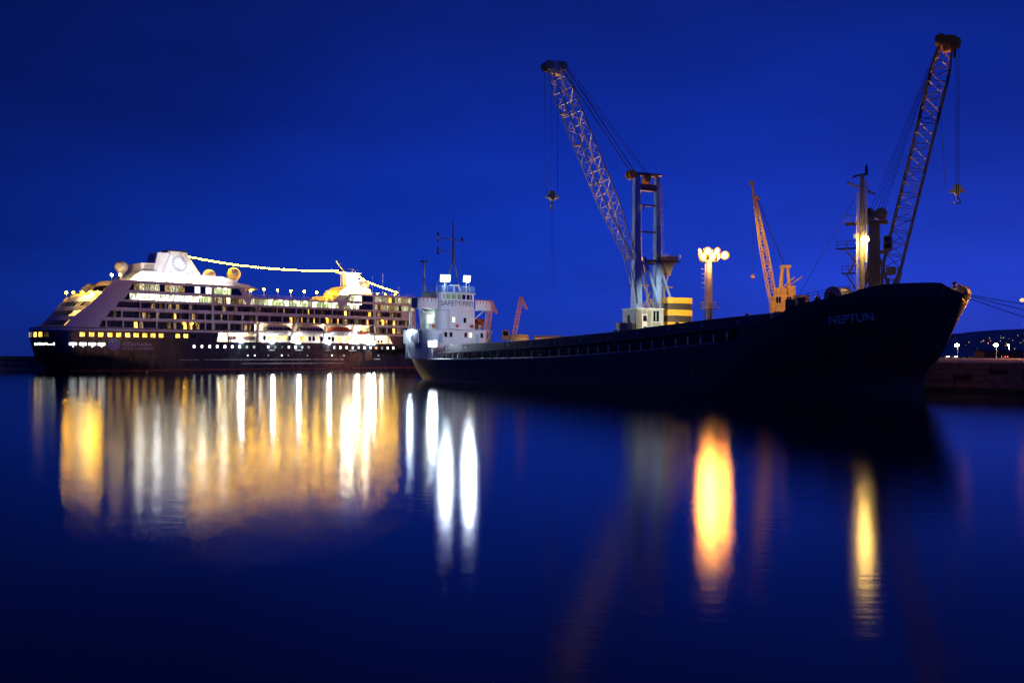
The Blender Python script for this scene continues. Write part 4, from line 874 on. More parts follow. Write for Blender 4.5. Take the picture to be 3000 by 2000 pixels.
MB().prism([(-6.2, 10.4), (-2.8, 10.4), (-3.2, 15.6), (-5.9, 15.6)], -2.0, 2.2).build('funnel', 'cargo_black', GS)
# floodlights on the monkey island and the poop
def ship_flood(x, y, z, tgt, energy, post_z, r=.75):
    f = MB().box(-.35, .1, -r*1.1, r*1.1, -r*.75, r*.75).build('ship_floodlight', 'steel_white', GS, bevel=.04); f.location = (x, y, z)
    d = (Vector(tgt)-Vector((x, y, z))).normalized(); f.rotation_euler = d.to_track_quat('X', 'Z').to_euler()
    MB().box(.1, .16, -r*1.02, -r*.04, -r*.66, r*.66).box(.1, .16, r*.04, r*1.02, -r*.66, r*.66).build('lens', 'flood_cold', f)
    MB().box(.06, .09, -r*1.32, r*1.32, -r*.95, r*.95).build('halo_rim', 'halo_rim_cold', f)  # self-lit rim, the lamp's halo given a shape
    bar('flood_post', (x-.2, y, post_z), (x-.2, y, z-.3), .09, 'steel_white', GS)
    l = lamp('SPOT', Vector((x, y, z))+d*.9, energy, (.80, .90, 1), GS, tgt, 140, .8, .4)
ship_flood(3.4, -3.45, 21.0, (60, -30, 2), 1600, 18.2, .85); ship_flood(3.4, 2.15, 21.2, (60, 10, 8), 9000, 18.2, .8)
ship_flood(-2.3, -8.3, 9.75, (-20, -50, 0), 60, 7.4, .85); ship_flood(5.6, -8.2, 7.4, (40, -50, 0), 60, 4.4, .75)
lamp('POINT', (-1.2, -9.0, 10.2), 130, (.85, .92, 1), GS, radius=.3); lamp('POINT', (6.2, -8.8, 7.8), 120, (.62, .78, 1), GS, radius=.3)
# poop bulwark round the stern, stair, sampson posts
pp = [x for x in stx(0) if x < 2.6]
pr = [[(hpt(x, 1, s)[0], hpt(x, 1, s)[1]-s*.05, z) for s, xs2 in ((-1, pp[::-1]), (1, pp)) for x in xs2] for z in (4.42, 7.9)]
MB().grid([[(p[0], p[1], z) for p in pr[0]] for z in (4.42, 5.6)]).build('poop_bulwark', 'house_white', GS, smooth=40)
MB().grid([[(p[0]*1.0, p[1], z) for p in pr[0]] for z in (7.5, 8.3)]).build('poop_bulwark', 'house_white', GS, smooth=40)
for k, p in enumerate(pr[0][::2]): bar('poop_pillar', (p[0], p[1]*.99, 5.5), (p[0], p[1]*.99, 7.6), .09, 'house_white', GS)
MB().prism([(p[0], p[1]*.99) for p in pr[0]], 7.36, 7.5, 'z').build('poop_deck', 'house_white', GS)
MB().box(-1.2, .6, -8.35, -8.1, 7.6, 10.3).build('life_raft_rack', 'house_white', GS)
st = empty('poop_stair', GS)
for s in (0, .8): bar('stringer', (-5.0, -7.2-s*.3, 7.5), (-2.4, -8.3-s*.2, 4.5), .07, 'steel_white', st)
for k in range(8): t = k/8; bar('tread', (lerp(-5, -2.4, t), lerp(-7.2, -8.3, t), lerp(7.5, 4.6, t)), (lerp(-5, -2.4, t), lerp(-7.5, -8.6, t), lerp(7.5, 4.6, t)), .05, 'steel_white', st)
for x, y in ((-5.8, -5.6), (-4.4, -7.0)): bar('boat_davit', (x, y, 7.5), (x+1.6, y-1.2, 14.4), .13, 'steel_white', GS, 8)
# mooring lines to the quay ahead
def mooring(a, b, sag):
    a = GS.matrix_basis @ Vector(a); b = Vector(b); n = 16
    pts = [a.lerp(b, i/n)-Vector((0, 0, sag*4*(i/n)*(1-i/n))) for i in range(n+1)]
    return MB().path(pts, .045, 6).build('mooring_rope', 'rope')
tag(mooring((106.8, .9, 12.6), (125, 125, 5.0), .7), 'uppermost dark mooring rope running from the black bow', 'rope', 'mooring ropes at the bow')
tag(mooring((106.9, .6, 12.5), (105, 120, 4.0), .8), 'middle dark mooring rope running from the black bow', 'rope', 'mooring ropes at the bow')
tag(mooring((107.2, .2, 12.2), (84, 112, 4.0), .6), 'lowest dark mooring rope running from the black bow', 'rope', 'mooring ropes at the bow')

# ------------------------------------------------------------------ quays, land
mat('concrete', (0.24, 0.22, 0.20), 0.8, var=0.3, scale=0.4, bump=0.3)
mat('stone_block', (0.20, 0.16, 0.14), 0.85, var=0.35, scale=0.9, bump=0.5)
mat('stone_dark', (0.06, 0.05, 0.045), 0.9, var=0.4, bump=0.5)
mat('hill_scrub', (0.50, 0.50, 0.52), 0.9, var=0.3, scale=0.01)
mat('fender_rubber', (0.012, 0.012, 0.012), 0.8)
mat('kerb_stone', (0.42, 0.40, 0.38), 0.8, var=0.2)
GM = GS.matrix_basis.copy()
QZ = 3.9
qp = [(-14, 13), (250, 13), (250, 900), (-300, 900), (-300, 560), (-106, 250), (-96, 76), (-14, 62)]
q = MB().prism(qp, 0.0-1, QZ, 'z').build('quay', 'concrete'); q.matrix_world = GM; tag(q, 'concrete harbour quay behind the cargo ship', 'quay', kind='structure')
kb = MB().box(-14, 240, 12.93, 13.6, QZ, QZ+.22).build('kerb', 'kerb_stone', q)
# stone courses of the quay face beyond the bow
random.seed(4)
blk = [MB().box(0, wd, -.16-.05*k, .02, 0, 1).mesh('block', 'stone_block', bevel=.035) for k, wd in enumerate((2.3, 2.9, 1.8))]
bd = MB().box(0, 2.2, -.12, .02, 0, 1).mesh('block', 'stone_dark', bevel=.035)
for j, (z0, h) in enumerate(((.55, .95), (1.55, .82), (2.42, .7), (3.15, .68))):
    x = 92 + (j % 2)*1.1
    while x < 132:
        k = random.randrange(3); wd = (2.3, 2.9, 1.8)[k]; dark = 111.2 < x < 113.4 or random.random() < .12
        link('block', bd if dark else blk[k], q, (x, 13-.02, z0), scale=((2.2 if not dark else wd)/(2.2 if not dark else 2.2) if dark else 1, random.uniform(.9, 1.4), h)); x += wd+.04
MB().box(92, 133, 12.75, 13.0, -1, .5).build('footing', 'stone_dark', q)
fe = MB().lathe([(.25, -.9), (.55, -.9), (.55, .9), (.25, .9)], 14, axis='z').mesh('fender', 'fender_rubber')
for x in (4, 22, 40, 58, 76, 112.3): link('fender', fe, q, (x, 12.2, 2.2))
bo = MB().lathe([(.3, 0), (.22, .35), (.24, .5), (.42, .6), (.4, .75), (.1, .8)], 14)
bme = bo.mesh('quay_bollard', 'cargo_black', smooth=40)
for i, (x, lab) in enumerate(((-6, 'black iron bollard on the quay behind the cargo ship stern'), (112, 'black iron bollard on the stone quay ahead of the bow'))):
    o = link('quay_bollard', bme); o.matrix_world = GM @ Matrix.Translation((x, 14.6, QZ)); tag(o, lab, 'bollard')
# quay on the far side of the cruise ship
CM = CS.matrix_basis.copy()
q2 = MB().prism([(-60, 14.5), (200, 14.5), (200, 70), (-60, 70)], -1, 4.1, 'z').build('far_quay', 'concrete'); q2.matrix_world = CM; tag(q2, 'low dark quay running behind the cruise ship stern', 'quay', kind='structure')
MB().box(-60, 20, 14.3, 14.5, 1.6, 2.1).box(-60, 20, 14.35, 14.5, 3.4, 3.9).build('timber_fender', 'stone_dark', q2)
MB().box(-60, 20, 22, 22.4, 4.1, 4.9).build('parapet', 'concrete', q2)
for k in range(7): MB().box(-22+3.2*k, -21.8+3.2*k, 14.25, 14.45, .2, 3.9).build('fender_post', 'stone_dark', q2)
# far hillside with the town on it
hv = []
def hz(X, Y): return max(-2, interp(X, [(600, -2), (800, 8), (1050, 36), (1200, 60), (1500, 84), (2200, 100), (4200, 130)])*min(1, max(0, (Y-1900)/620))*(1 if Y < 3000 else max(0, (3600-Y)/600)) + 5*math.sin(X*.013+Y*.004)*min(1, max(0, (X-700)/400)))
rows = [[(600+90*i, 1900+100*j, hz(600+90*i, 1900+100*j)) for i in range(41)] for j in range(18)]
tag(MB().grid(rows).build('hills', 'hill_scrub', smooth=True), 'dim hillside across the bay dotted with town lights', 'hill', kind='structure')
emit('town_lamp', (1, .72, .38), .7, .8); emit('town_white', (.9, .95, 1), .7, .8); emit('town_red', (1, .35, .2), 4, .6)
mat('town_wall', (.35, .33, .30), .8)
hw = MB().box(-3.4, 3.4, -3, 3, -4, 2.6).mesh('wall', 'town_wall'); hr = MB().prism([(-3.8, 2.62), (3.8, 2.62), (0, 4.2)], -3.3, 3.3).mesh('roof', 'rust_red')
wnm = [MB().box(-.8, .8, -.1, .0, -.8, .8).mesh('window', m) for m in ('town_lamp', 'town_white', 'town_red', 'town_lamp')]
random.seed(21)
for i in range(34):
    px = random.choice((random.uniform(2790, 3010), random.uniform(2850, 2985))); Y = random.uniform(2080, 2400); X = (px-1500)/2700*Y
    h = link('hill_house', None, None, (X, Y, hz(X, Y)+1.0), rot=(0, 0, random.uniform(-.3, .3)))
    tag(h, 'tiny town house with one lit window on the far hillside', 'house', 'houses on the far hillside')
    link('wall', hw, h); link('roof', hr, h); link('window', random.choice(wnm), h, (random.uniform(-1.5, 1.5), -3.05, .6))

# ------------------------------------------------------------------ lamp masts
mat('galvanised', (.42, .40, .37), .45, metal=.0, var=.15)
hm = empty('high_mast_light', None, (42.8, 200, QZ)); tag(hm, 'tall sodium flood mast with a ladder and a low round platform', 'light mast')
MB().tube((0, 0, 0), (0, 0, 21.6), .85, 16, .62).build('pole', 'galvanised', hm, smooth=40)
MB().lathe([(.6, 0), (1.3, 0), (1.3, .3), (.6, .3)], 16).build('base_plate', 'galvanised', hm)
MB().lathe([(.7, 11.2), (1.9, 11.2), (1.9, 11.32), (.7, 11.32)], 20).build('platform', 'galvanised', hm)
e = empty('platform_rail', hm)
for k in range(12):
    a, b = 2*math.pi*k/12, 2*math.pi*(k+1)/12; p = Vector((1.85*math.cos(a), 1.85*math.sin(a), 0)); r_ = Vector((1.85*math.cos(b), 1.85*math.sin(b), 0))
    bar('post', p+Vector((0, 0, 11.3)), p+Vector((0, 0, 12.7)), .05, 'galvanised', e)
    for h in (12.0, 12.7): bar('rail', p+Vector((0, 0, h)), r_+Vector((0, 0, h)), .05, 'galvanised', e)
e = empty('ladder', hm)
for s in (-.35, .35): bar('ladder_rail', (-1.1, s-.6, 3), (-.95, s-.6, 21), .06, 'galvanised', e)
for k in range(28): bar('rung', (-1.08, -.95, 3.4+.62*k), (-1.08, -.25, 3.4+.62*k), .04, 'galvanised', e)
for k in range(8): bar('cage_hoop', (-1.9, -.6, 12.8+1.0*k), (-1.0, -1.0, 12.8+1.0*k), .04, 'galvanised', e)
MB().lathe([(.5, 21.4), (1.9, 21.5), (1.9, 21.75), (.5, 21.8)], 20).build('head_frame', 'galvanised', hm)
fl_h = MB().box(-.32, .32, -.62, .62, -.5, .5).mesh('floodlight', 'galvanised', bevel=.04); fl_l = MB().lathe([(.01, .36), (.45, .34), (.62, .30)], 16, axis='x').mesh('lens', 'flood_sodium')
fl_r = MB().lathe([(.62, .29), (.95, .40), (.97, .36), (.62, .24)], 18, axis='x').mesh('halo_rim', 'halo_rim_sodium')  # ring that glows in place of the orange halo round the lens
for k in range(12):
    a = 2*math.pi*(k+.3)/12; f = link('floodlight', fl_h, hm, (1.7*math.cos(a), 1.7*math.sin(a), 22.5 + (.0 if k % 2 else 1.1)), rot=(0, R(18), a)); link('lens', fl_l, f); link('halo_rim', fl_r, f)
bar('side_arm', (0, 0, 21.9), (3.2, 0, 22.6), .12, 'galvanised', hm)
f = link('floodlight', fl_h, hm, (3.3, -.2, 22.9), rot=(0, R(18), R(-95))); link('lens', fl_l, f); link('halo_rim', fl_r, f)
SO = (1.0, .48, .13)
def mspot(tgt, energy, size, blend=.7): return lamp('SPOT', (0, 0, 24.6), energy, SO, hm, Vector(tgt)-Vector((42.8, 200, QZ)), size, blend, .8)
mspot((-85, 345, 14), 190000, 46); mspot((0, 320, 14), 260000, 34); mspot((71, 240, 26), 80000, 50)
mspot((30, 182, 26), 9000, 60); mspot((60, 150, 20), 34000, 50); mspot((65, 145, 42), 240000, 44); mspot((15, 176, 44), 170000, 60); mspot((5, 190, 14), 6500, 34)
lamp('POINT', (-.4, -2.4, 20.6), 1500, SO, hm, radius=.4)

def street_lamp(X, Y, z0, z1, m, label, r=.45, arm=0):
    o = empty('street_lamp', None, (X, Y, z0)); tag(o, label, 'street lamp', 'lamps along the far quay')
    h = z1-z0; MB().tube((0, 0, 0), (0, 0, h), .14, 8, .08).build('pole', 'galvanised', o, smooth=40)
    MB().lathe([(.25, 0), (.25, .6), (.14, .7)], 8).build('base', 'galvanised', o); bar('arm', (0, 0, h), (arm or -.6, -.3, h+.25), .06, 'galvanised', o)
    MB().ball((arm or -.6, -.4, h+.2), r, 12, 8, .7).build('lantern', m, o, smooth=True); return o
emit('lamp_pale', (1.0, .92, .62), 75); emit('lamp_amber', (1.0, .45, .12), 26)
street_lamp(217.6, 450, QZ, 10.0, 'lamp_pale', 'pale glowing street lamp just beyond the black bow', 1.0)
street_lamp(236.6, 450, QZ, 10.0, 'lamp_pale', 'pale glowing street lamp standing farther from the black bow', 1.0)
o = street_lamp(73.5, 132, QZ, 12.7, 'lamp_amber', 'amber quay lamp at the edge of the picture above the mooring ropes', .35); del o['group']
for ch in o.children:
    if ch.name.startswith('lantern'): ch.data.materials[0] = emit('lamp_dull', (1, .3, .1), 3)
assumed_lamp = street_lamp(80.5, 123, QZ, 14.5, 'lamp_amber', 'assumed amber lamp out of view ahead of the bow, lighting the stem', .35); del assumed_lamp['group']  # unseen post, assumed as the source of the bow's orange edge light
lamp('SPOT', (-.8, -.4, 10.2), 55000, (1, .36, .05), assumed_lamp, (-24.5, -8, 4.5), 46, .7, .3)
for X, Y, p, lab in ((345, 640, 160000, 'small amber street lamp farthest along the far quay'), (192, 330, 90000, 'added amber lamp out of view, lighting the quay beyond the stone wall'), (150, 560, 200000, 'added amber lamp unseen behind the black bow, lighting the quay')):
    o3 = street_lamp(X, Y, QZ, 12.4, 'lamp_amber', lab, .7); lamp('POINT', (-.6, -1.4, 8.4), p, (1, .34, .12), o3, radius=.6)  # the posts out of view are added to light the apron
# cars and a low shed on the far quay
emit('car_head', (.95, 1, .95), 30); emit('car_tail', (1, .12, .05), 12)
car_cols = {'white': (.7, .7, .7), 'silver': (.4, .4, .42), 'red': (.4, .03, .02), 'dark': (.03, .03, .035)}
for k, c in car_cols.items(): mat('car_'+k, c, .3)
def car(X, Y, rz, col, label, light):
    o = empty('parked_car', None, (X, Y, QZ), rz); tag(o, label, 'car', 'cars on the far quay')
    MB().prism([(-2.1, .35), (2.1, .35), (2.15, .75), (1.2, .92), (-1.9, .95), (-2.12, .7)], -.85, .85).build('body', 'car_'+col, o, bevel=.05)
    MB().prism([(-1.6, .95), (.95, .93), (.35, 1.45), (-1.2, 1.45)], -.72, .72).build('cabin', 'dark_glass', o); MB().box(-1.15, .3, -.7, .7, 1.45, 1.5).build('roof', 'car_'+col, o)
    for x in (-1.3, 1.3):
        for y in (-.8, .8): MB().lathe([(.1, -.1), (.33, -.1), (.33, .1), (.1, .1)], 12, (x, y, .33), 'y').build('wheel', 'fender_rubber', o)
    for y in (-.55, .55): MB().box(2.05, 2.2, y-.2, y+.2, .6, .8).build('headlight', 'car_head' if light else 'dark_glass', o); MB().box(-2.2, -2.1, y-.2, y+.2, .6, .8).build('taillight', 'car_tail' if light == 2 else 'rust_red', o)
car(236, 500, R(-100), 'white', 'white car with bright headlights nearest the black bow', 1); car(241, 502, R(-90), 'silver', 'silver car with headlights on beside a white car', 1)
car(248, 505, R(170), 'dark', 'dark car standing side-on on the far quay', 0); car(262, 490, R(85), 'red', 'red car showing its tail lights on the far quay', 2)
sh = empty('quay_shed', None, (302, 560, QZ)); tag(sh, 'low dark shed on the far quay near the red tail lights', 'shed')
MB().box(-18, 26, -6, 6, 0, 3.6).build('wall', 'stone_dark', sh); MB().prism([(-6.6, 3.6), (6.6, 3.6), (0, 5.2)], -18.6, 26.6, 'x').build('roof', 'cargo_black', sh)
# sheds behind the cargo ship, caught by the flood mast
mat('tank_buff', (.55, .42, .26), .6, var=.15)
tk = empty('storage_tank', None, (2.9, 300, QZ)); tag(tk, 'round buff storage tank glowing orange beside a crane boom', 'tank')
MB().lathe([(2.6, 0), (2.6, 7.6), (2.3, 7.9), (.4, 8.2)], 28).build('shell', 'tank_buff', tk, smooth=40); MB().lathe([(2.66, 7.2), (2.72, 7.3), (2.66, 7.4)], 28).build('rim', 'rust_red', tk)
wsd = empty('quay_warehouse', None, (12.1, 300, QZ)); tag(wsd, 'long low warehouse roof glowing orange above the hatch covers', 'warehouse')
MB().box(-4.5, 4.6, -5, 8, 0, 6.9).build('wall', 'tank_buff', wsd); MB().prism([(-5.2, 6.9), (8.2, 6.9), (1.5, 7.7)], -4.7, 4.8, 'x').build('roof', 'tank_buff', wsd); MB().box(-1, 1.4, -5.06, -5, 0, 4).build('door', 'rust_red', wsd)

# ------------------------------------------------------------------ cranes
mat('boom_grey', (.62, .58, .56), .45, var=.15); mat('crane_blue', (.17, .32, .70), .45, var=.15, scale=.8); mat('crane_brown', (.20, .13, .10), .5, var=.25)
mat('crane_yellow', (.66, .36, .02), .42, var=.12, scale=.7); mat('crane_black', (.035, .025, .018), .5, var=.3)
mat('house_grey', (.34, .38, .40), .5, var=.12); mat('house_panel', (.20, .22, .21), .55, var=.15); mat('crane_orange', (.76, .58, .20), .45, var=.2); mat('crane_olive', (.42, .36, .16), .5, var=.3)
mat('wire', (.02, .02, .025), .5)
def lattice(name, parent, a, b, w, d, n, m, rc, rb, taper=(.25, .3, .12, .55), paint=None, side=Vector((0, 1, 0))):
    """four-chord lattice boom: every chord length and brace its own member"""
    e = empty(name, parent); a = Vector(a); b = Vector(b); ax = (b-a).normalized(); up = side.cross(ax).normalized()
    def sec(t):
        k = lerp(taper[0], 1, min(1, t/taper[1])) if t < taper[1] else 1
        if t > 1-taper[2]: k = lerp(1, taper[3], (t-1+taper[2])/taper[2])
        kw = k if t > .5 else lerp(.9, 1, k); c = a.lerp(b, t)
        return [c + side*sy*w/2*kw + up*sz*d/2*k for sy, sz in ((-1, -1), (1, -1), (1, 1), (-1, 1))]
    S = [sec(i/n) for i in range(n+1)]
    for i in range(n):
        mm = m if not paint else paint(i/n)
        for k in range(4):
            bar('chord', S[i][k], S[i+1][k], rc, mm, e)
            k2 = (k+1) % 4
            if i % 2 == 0: bar('brace', S[i][k], S[i+1][k2], rb, mm, e, 5)
            else: bar('brace', S[i][k2], S[i+1][k], rb, mm, e, 5)
            if i: bar('cross_member', S[i][k], S[i][k2], rb, mm, e, 5)
    return e, S
def sheave(name, parent, c, r, wd, m, axis='y'):
    return MB().lathe([(r*.25, -wd/2), (r, -wd/2), (r*.86, -wd*.12), (r*.86, wd*.12), (r, wd/2), (r*.25, wd/2)], 24, c, axis).build(name, m, parent, smooth=40)
def hook_block(name, parent, c, sz, m):
    h = empty(name, parent, c)
    MB().prism([(-.5*sz, .9*sz), (.5*sz, .9*sz), (.62*sz, -.2*sz), (.3*sz, -.75*sz), (-.3*sz, -.75*sz), (-.62*sz, -.2*sz)], -.45*sz, .45*sz).build('housing', m, h, bevel=.05)
    MB().box(-1.15*sz, 1.15*sz, -.3*sz, .3*sz, -.35*sz, .1*sz).build('beam', m, h, bevel=.04)
    for x in (-.18, .18): MB().box(x*sz-.05, x*sz+.05, -.47*sz, -.45*sz, -.7*sz, .88*sz).build('strap', 'crane_black', h)
    bar('shank', (0, 0, -.75*sz), (0, 0, -1.5*sz), .14*sz, 'crane_black', h, 8)
    MB().path([Vector((.42*sz*math.cos(t), 0, -1.85*sz+.42*sz*math.sin(t))) for t in [R(100)-R(290)*i/10 for i in range(11)]], .11*sz, 6).build('hook', 'crane_black', h); return h

# ---- tall mobile harbour crane amidships (local +x = under the boom, +y = towards the water)
K1 = empty('harbour_crane', None, (27.5, 181, QZ), R(205.5)); tag(K1, 'tall blue and grey lattice boom crane with a yellow striped counterweight', 'crane')
zz = lambda z: z - QZ
lattice('boom', K1, (4.7, 0, zz(23.6)), (21.9, 0, zz(58.6)), 2.7, 3.0, 17, 'boom_grey', .15, .06)
hd = MB().prism([(20.6, zz(57.2)), (22.4, zz(57.4)), (23.4, zz(59.4)), (20.6, zz(59.9)), (20.0, zz(58.8))], -.65, .65).build('boom_head', 'boom_grey', K1)
for y in (-.9, .9):
    sheave('sheave', K1, (23.2, y, zz(58.7)), .85, .3, 'crane_olive'); sheave('sheave', K1, (20.2, y, zz(58.9)), .8, .3, 'crane_olive')
for t in (.42, .62, .78): p = Vector((4.7, 0, zz(23.6))).lerp((21.9, 0, zz(58.6)), t); MB().box(p.x+1.0, p.x+2.2, -.5, .5, p.z-.9, p.z-.6).build('boom_bracket', 'boom_grey', K1)
# tower: two box columns tied by beams
def column(x0, x1, y0, y1, z0, z1, m, tw=.15): return MB().add([(x0-tw, y0-tw, z0), (x1+tw, y0-tw, z0), (x1+tw, y1+tw, z0), (x0-tw, y1+tw, z0), (x0, y0, z1), (x1, y0, z1), (x1, y1, z1), (x0, y1, z1)], [(0, 3, 2, 1), (4, 5, 6, 7), (0, 1, 5, 4), (1, 2, 6, 5), (2, 3, 7, 6), (3, 0, 4, 7)])
for nm, x0, x1, zt in (('tower_column', 3.0, 4.2, 40.6), ('tower_column', -1.6, -.8, 40.2)):
    column(x0, x1, -.45, .45, zz(13.9), zz(zt), 'crane_blue', .3).build(nm, 'crane_blue', K1, bevel=.04)
for z in (38.2, 34.2, 29.0, 22.8, 18.6): MB().box(-.75, 2.95, -.2, .2, zz(z), zz(z)+.3).build('tie_beam', 'crane_brown', K1)
MB().box(-1.7, 4.3, -1.1, 1.1, zz(40.2), zz(40.5)).build('tower_cap', 'crane_brown', K1)
MB().box(-.75, 2.95, -.45, .45, zz(37.2), zz(38.1)).build('tie_beam', 'crane_brown', K1)
for x, y, z in ((4.9, .6, 40.1), (4.9, -.6, 40.1), (1.6, .7, 39.8), (.9, -.7, 39.3)): sheave('sheave', K1, (x, y, zz(z)), .85, .45, 'crane_yellow')
letters('column_letter', 'F', 2, 'letter_white', K1, lambda u, v: (lerp(2.9, 2.2, u), .95, zz(lerp(33.1, 34.1, v))))
ld = empty('tower_ladder', K1)
for s in (-1.9, -1.35): bar('ladder_rail', (s, 1.15, zz(14)), (s, 1.05, zz(38.5)), .04, 'crane_brown', ld)
for k in range(44): bar('rung', (-1.9, 1.1, zz(14.2)+.55*k), (-1.35, 1.1, zz(14.2)+.55*k), .03, 'crane_brown', ld)
for k in range(12): bar('cage_hoop', (-2.3, 1.6, zz(26)+1.0*k), (-1.2, 1.2, zz(26)+1.0*k), .035, 'crane_brown', ld)
# back stays and braces of the lower frame
for a, b, r_ in (((2.2, .7, 24.2), (-.6, 1.7, 14.2), .32), ((2.2, -.7, 24.2), (-.6, -1.7, 14.2), .32), ((-1.2, 0, 24.0), (-4.3, 1.2, 14.4), .22), ((-1.2, 0, 24.0), (-4.3, -1.2, 14.4), .22), ((-4.2, 0, 22.6), (-1.6, .6, 14.3), .18), ((2.2, .2, 18.6), (-.2, .2, 14.3), .14), ((-.2, .2, 18.8), (2.2, .2, 14.3), .14), ((2.0, .2, 22.6), (-.2, .2, 18.8), .12), ((-1.4, .4, 18.6), (-4.6, .4, 18.5), .16)):
    bar('frame_strut', (a[0], a[1], zz(a[2])), (b[0], b[1], zz(b[2])), r_, 'crane_blue' if r_ > .2 else 'crane_brown', K1, 8)
# gallery with machinery halfway up
gl = MB().box(-5.4, 1.6, -1.4, 1.9, zz(23.3), zz(23.6)).build('gallery', 'crane_brown', K1)
MB().box(-4.9, -1.9, .4, 1.8, zz(23.6), zz(24.5)).build('gallery_winch', 'crane_orange', gl)
for x in (-5.3, -4.2, -3.1, -2.0, -.9, .2, 1.3): bar('gallery_post', (x, 1.85, zz(23.6)), (x, 1.85, zz(24.8)), .04, 'crane_orange', gl)
for h in (24.2, 24.8): bar('gallery_rail', (-5.3, 1.85, zz(h)), (1.5, 1.85, zz(h)), .04, 'crane_orange', gl)
MB().prism([(-4.8, zz(23.3)), (-2.0, zz(23.3)), (-3.2, zz(20.8)), (-3.8, zz(20.8))], -.8, .8).build('gallery_bracket', 'crane_brown', gl)
# luffing cylinders
for y in (-.7, .7): bar('luffing_cylinder', (6.2, y, zz(24.6)), (4.4, y, zz(18.8)), .13, 'steel_white', K1, 8); bar('cylinder_barrel', (4.4, y, zz(18.8)), (3.9, y, zz(15.0)), .2, 'crane_black', K1, 8)
# machinery house with panels, door, window
hs = MB().box(-1.0, 5.3, -2.4, 2.5, zz(10.0), zz(14.0)).build('machinery_house', 'house_grey', K1, bevel=.06)
for x0, x1 in ((4.1, 5.1), (1.9, 2.7), ): MB().box(x0, x1, 2.5, 2.56, zz(10.3), zz(13.7)).build('louvre_panel', 'house_panel', hs)
dr = MB().box(2.8, 4.0, 2.5, 2.58, zz(10.3), zz(12.9)).build('house_door', 'house_white', hs); MB().box(3.0, 3.8, 2.58, 2.62, zz(11.6), zz(12.7)).build('door_window', 'dark_glass', dr)
MB().lathe([(.05, 0), (.45, 0), (.45, .06), (.05, .06)], 16, (3.4, 2.5, zz(13.4)), 'y').build('vent_fan', 'house_panel', hs)
for x0, x1 in ((.9, 1.4), (.1, .7)): MB().box(x0, x1, 2.5, 2.57, zz(11.6), zz(13.6)).build('house_window', 'dark_glass', hs)
MB().box(-.2, 1.6, 2.5, 2.57, zz(10.3), zz(11.4)).build('louvre_panel', 'house_panel', hs)
MB().box(-1.1, 5.4, -2.5, 2.6, zz(14.0), zz(14.15)).build('house_roof', 'steel_white', hs)
for k in range(9): bar('roof_post', (-.8+.75*k, 2.5, zz(14.15)), (-.8+.75*k, 2.5, zz(15.2)), .04, 'crane_brown', hs)
for h in (14.7, 15.2): bar('roof_rail', (-.8, 2.5, zz(h)), (5.2, 2.5, zz(h)), .035, 'crane_brown', hs)
# striped counterweight: five slabs on a curved plan
def cw_plan(o=0): 
    n = 10; return [(-1.6, -3.2-o), (-1.6, 3.0+o)] + [(-1.6-(6.6+o)*math.sin(t), (3.0+o) + 0.55*math.sin(2*t)-.0 - 2.6*(1-math.cos(t))*.5) for t in [R(90)*i/n for i in range(1, n+1)]] + [(-8.2-o, -2.0), (-7.6, -3.2-o)]
for z0, z1, m in ((9.4, 11.55, 'crane_yellow'), (11.55, 12.8, 'crane_black'), (12.8, 13.95, 'crane_yellow'), (13.95, 15.2, 'crane_black'), (15.2, 16.35, 'crane_yellow')):
    MB().prism(cw_plan(0 if m == 'crane_yellow' else -.03), zz(z0)+.01, zz(z1)-.01, 'z').build('counterweight_slab', m, K1)
letters('crane_lettering', 'MHC', 2, 'crane_black', K1, lambda u, v: (lerp(-3.2, -5.1, u), 3.0+.55*math.sin(2*math.asin((lerp(3.2, 5.1, u)-1.6)/6.6)) - 1.3*(1-math.cos(math.asin((lerp(3.2, 5.1, u)-1.6)/6.6)))+.07, zz(lerp(9.75, 10.95, v))), step=.2)
# engine unit on the outrigger platform
eg = MB().box(5.9, 7.0, .6, 2.2, zz(9.2), zz(11.4)).build('engine_cabinet', 'house_grey', K1, bevel=.05); MB().box(7.2, 8.7, .6, 2.0, zz(9.4), zz(11.3)).build('radiator_cabinet', 'house_panel', K1, bevel=.05)
bar('exhaust_stack', (6.3, 1.4, zz(11.4)), (6.3, 1.4, zz(12.7)), .32, 'crane_brown', K1, 10); bar('fuel_drum', (6.0, 2.4, zz(9.5)), (6.0, 2.4, zz(11.1)), .3, 'crane_orange', K1, 12)
MB().box(5.4, 9.0, -2.2, 2.6, zz(8.9), zz(9.15)).build('outrigger_platform', 'crane_brown', K1)
# slewing ring and wheeled chassis
MB().lathe([(2.6, zz(8.0)), (2.6, zz(9.9))], 28, (1.0, 0, 0)).build('slewing_ring', 'crane_black', K1, smooth=40)
MB().box(-7.5, 9.5, -3.0, 3.0, zz(6.0), zz(8.0)).build('chassis', 'crane_blue', K1, bevel=.1)
for x in (-6.5, -4.6, -2.7, -.8, 2.0, 3.9, 5.8, 7.7):
    for y in (-2.6, 2.6): MB().lathe([(.3, -.35), (.9, -.35), (.9, .35), (.3, .35)], 18, (x, y, .9), 'y').build('wheel', 'fender_rubber', K1)
    MB().box(x-.2, x+.2, -2.2, 2.2, .7, zz(6.0)).build('axle', 'crane_black', K1)
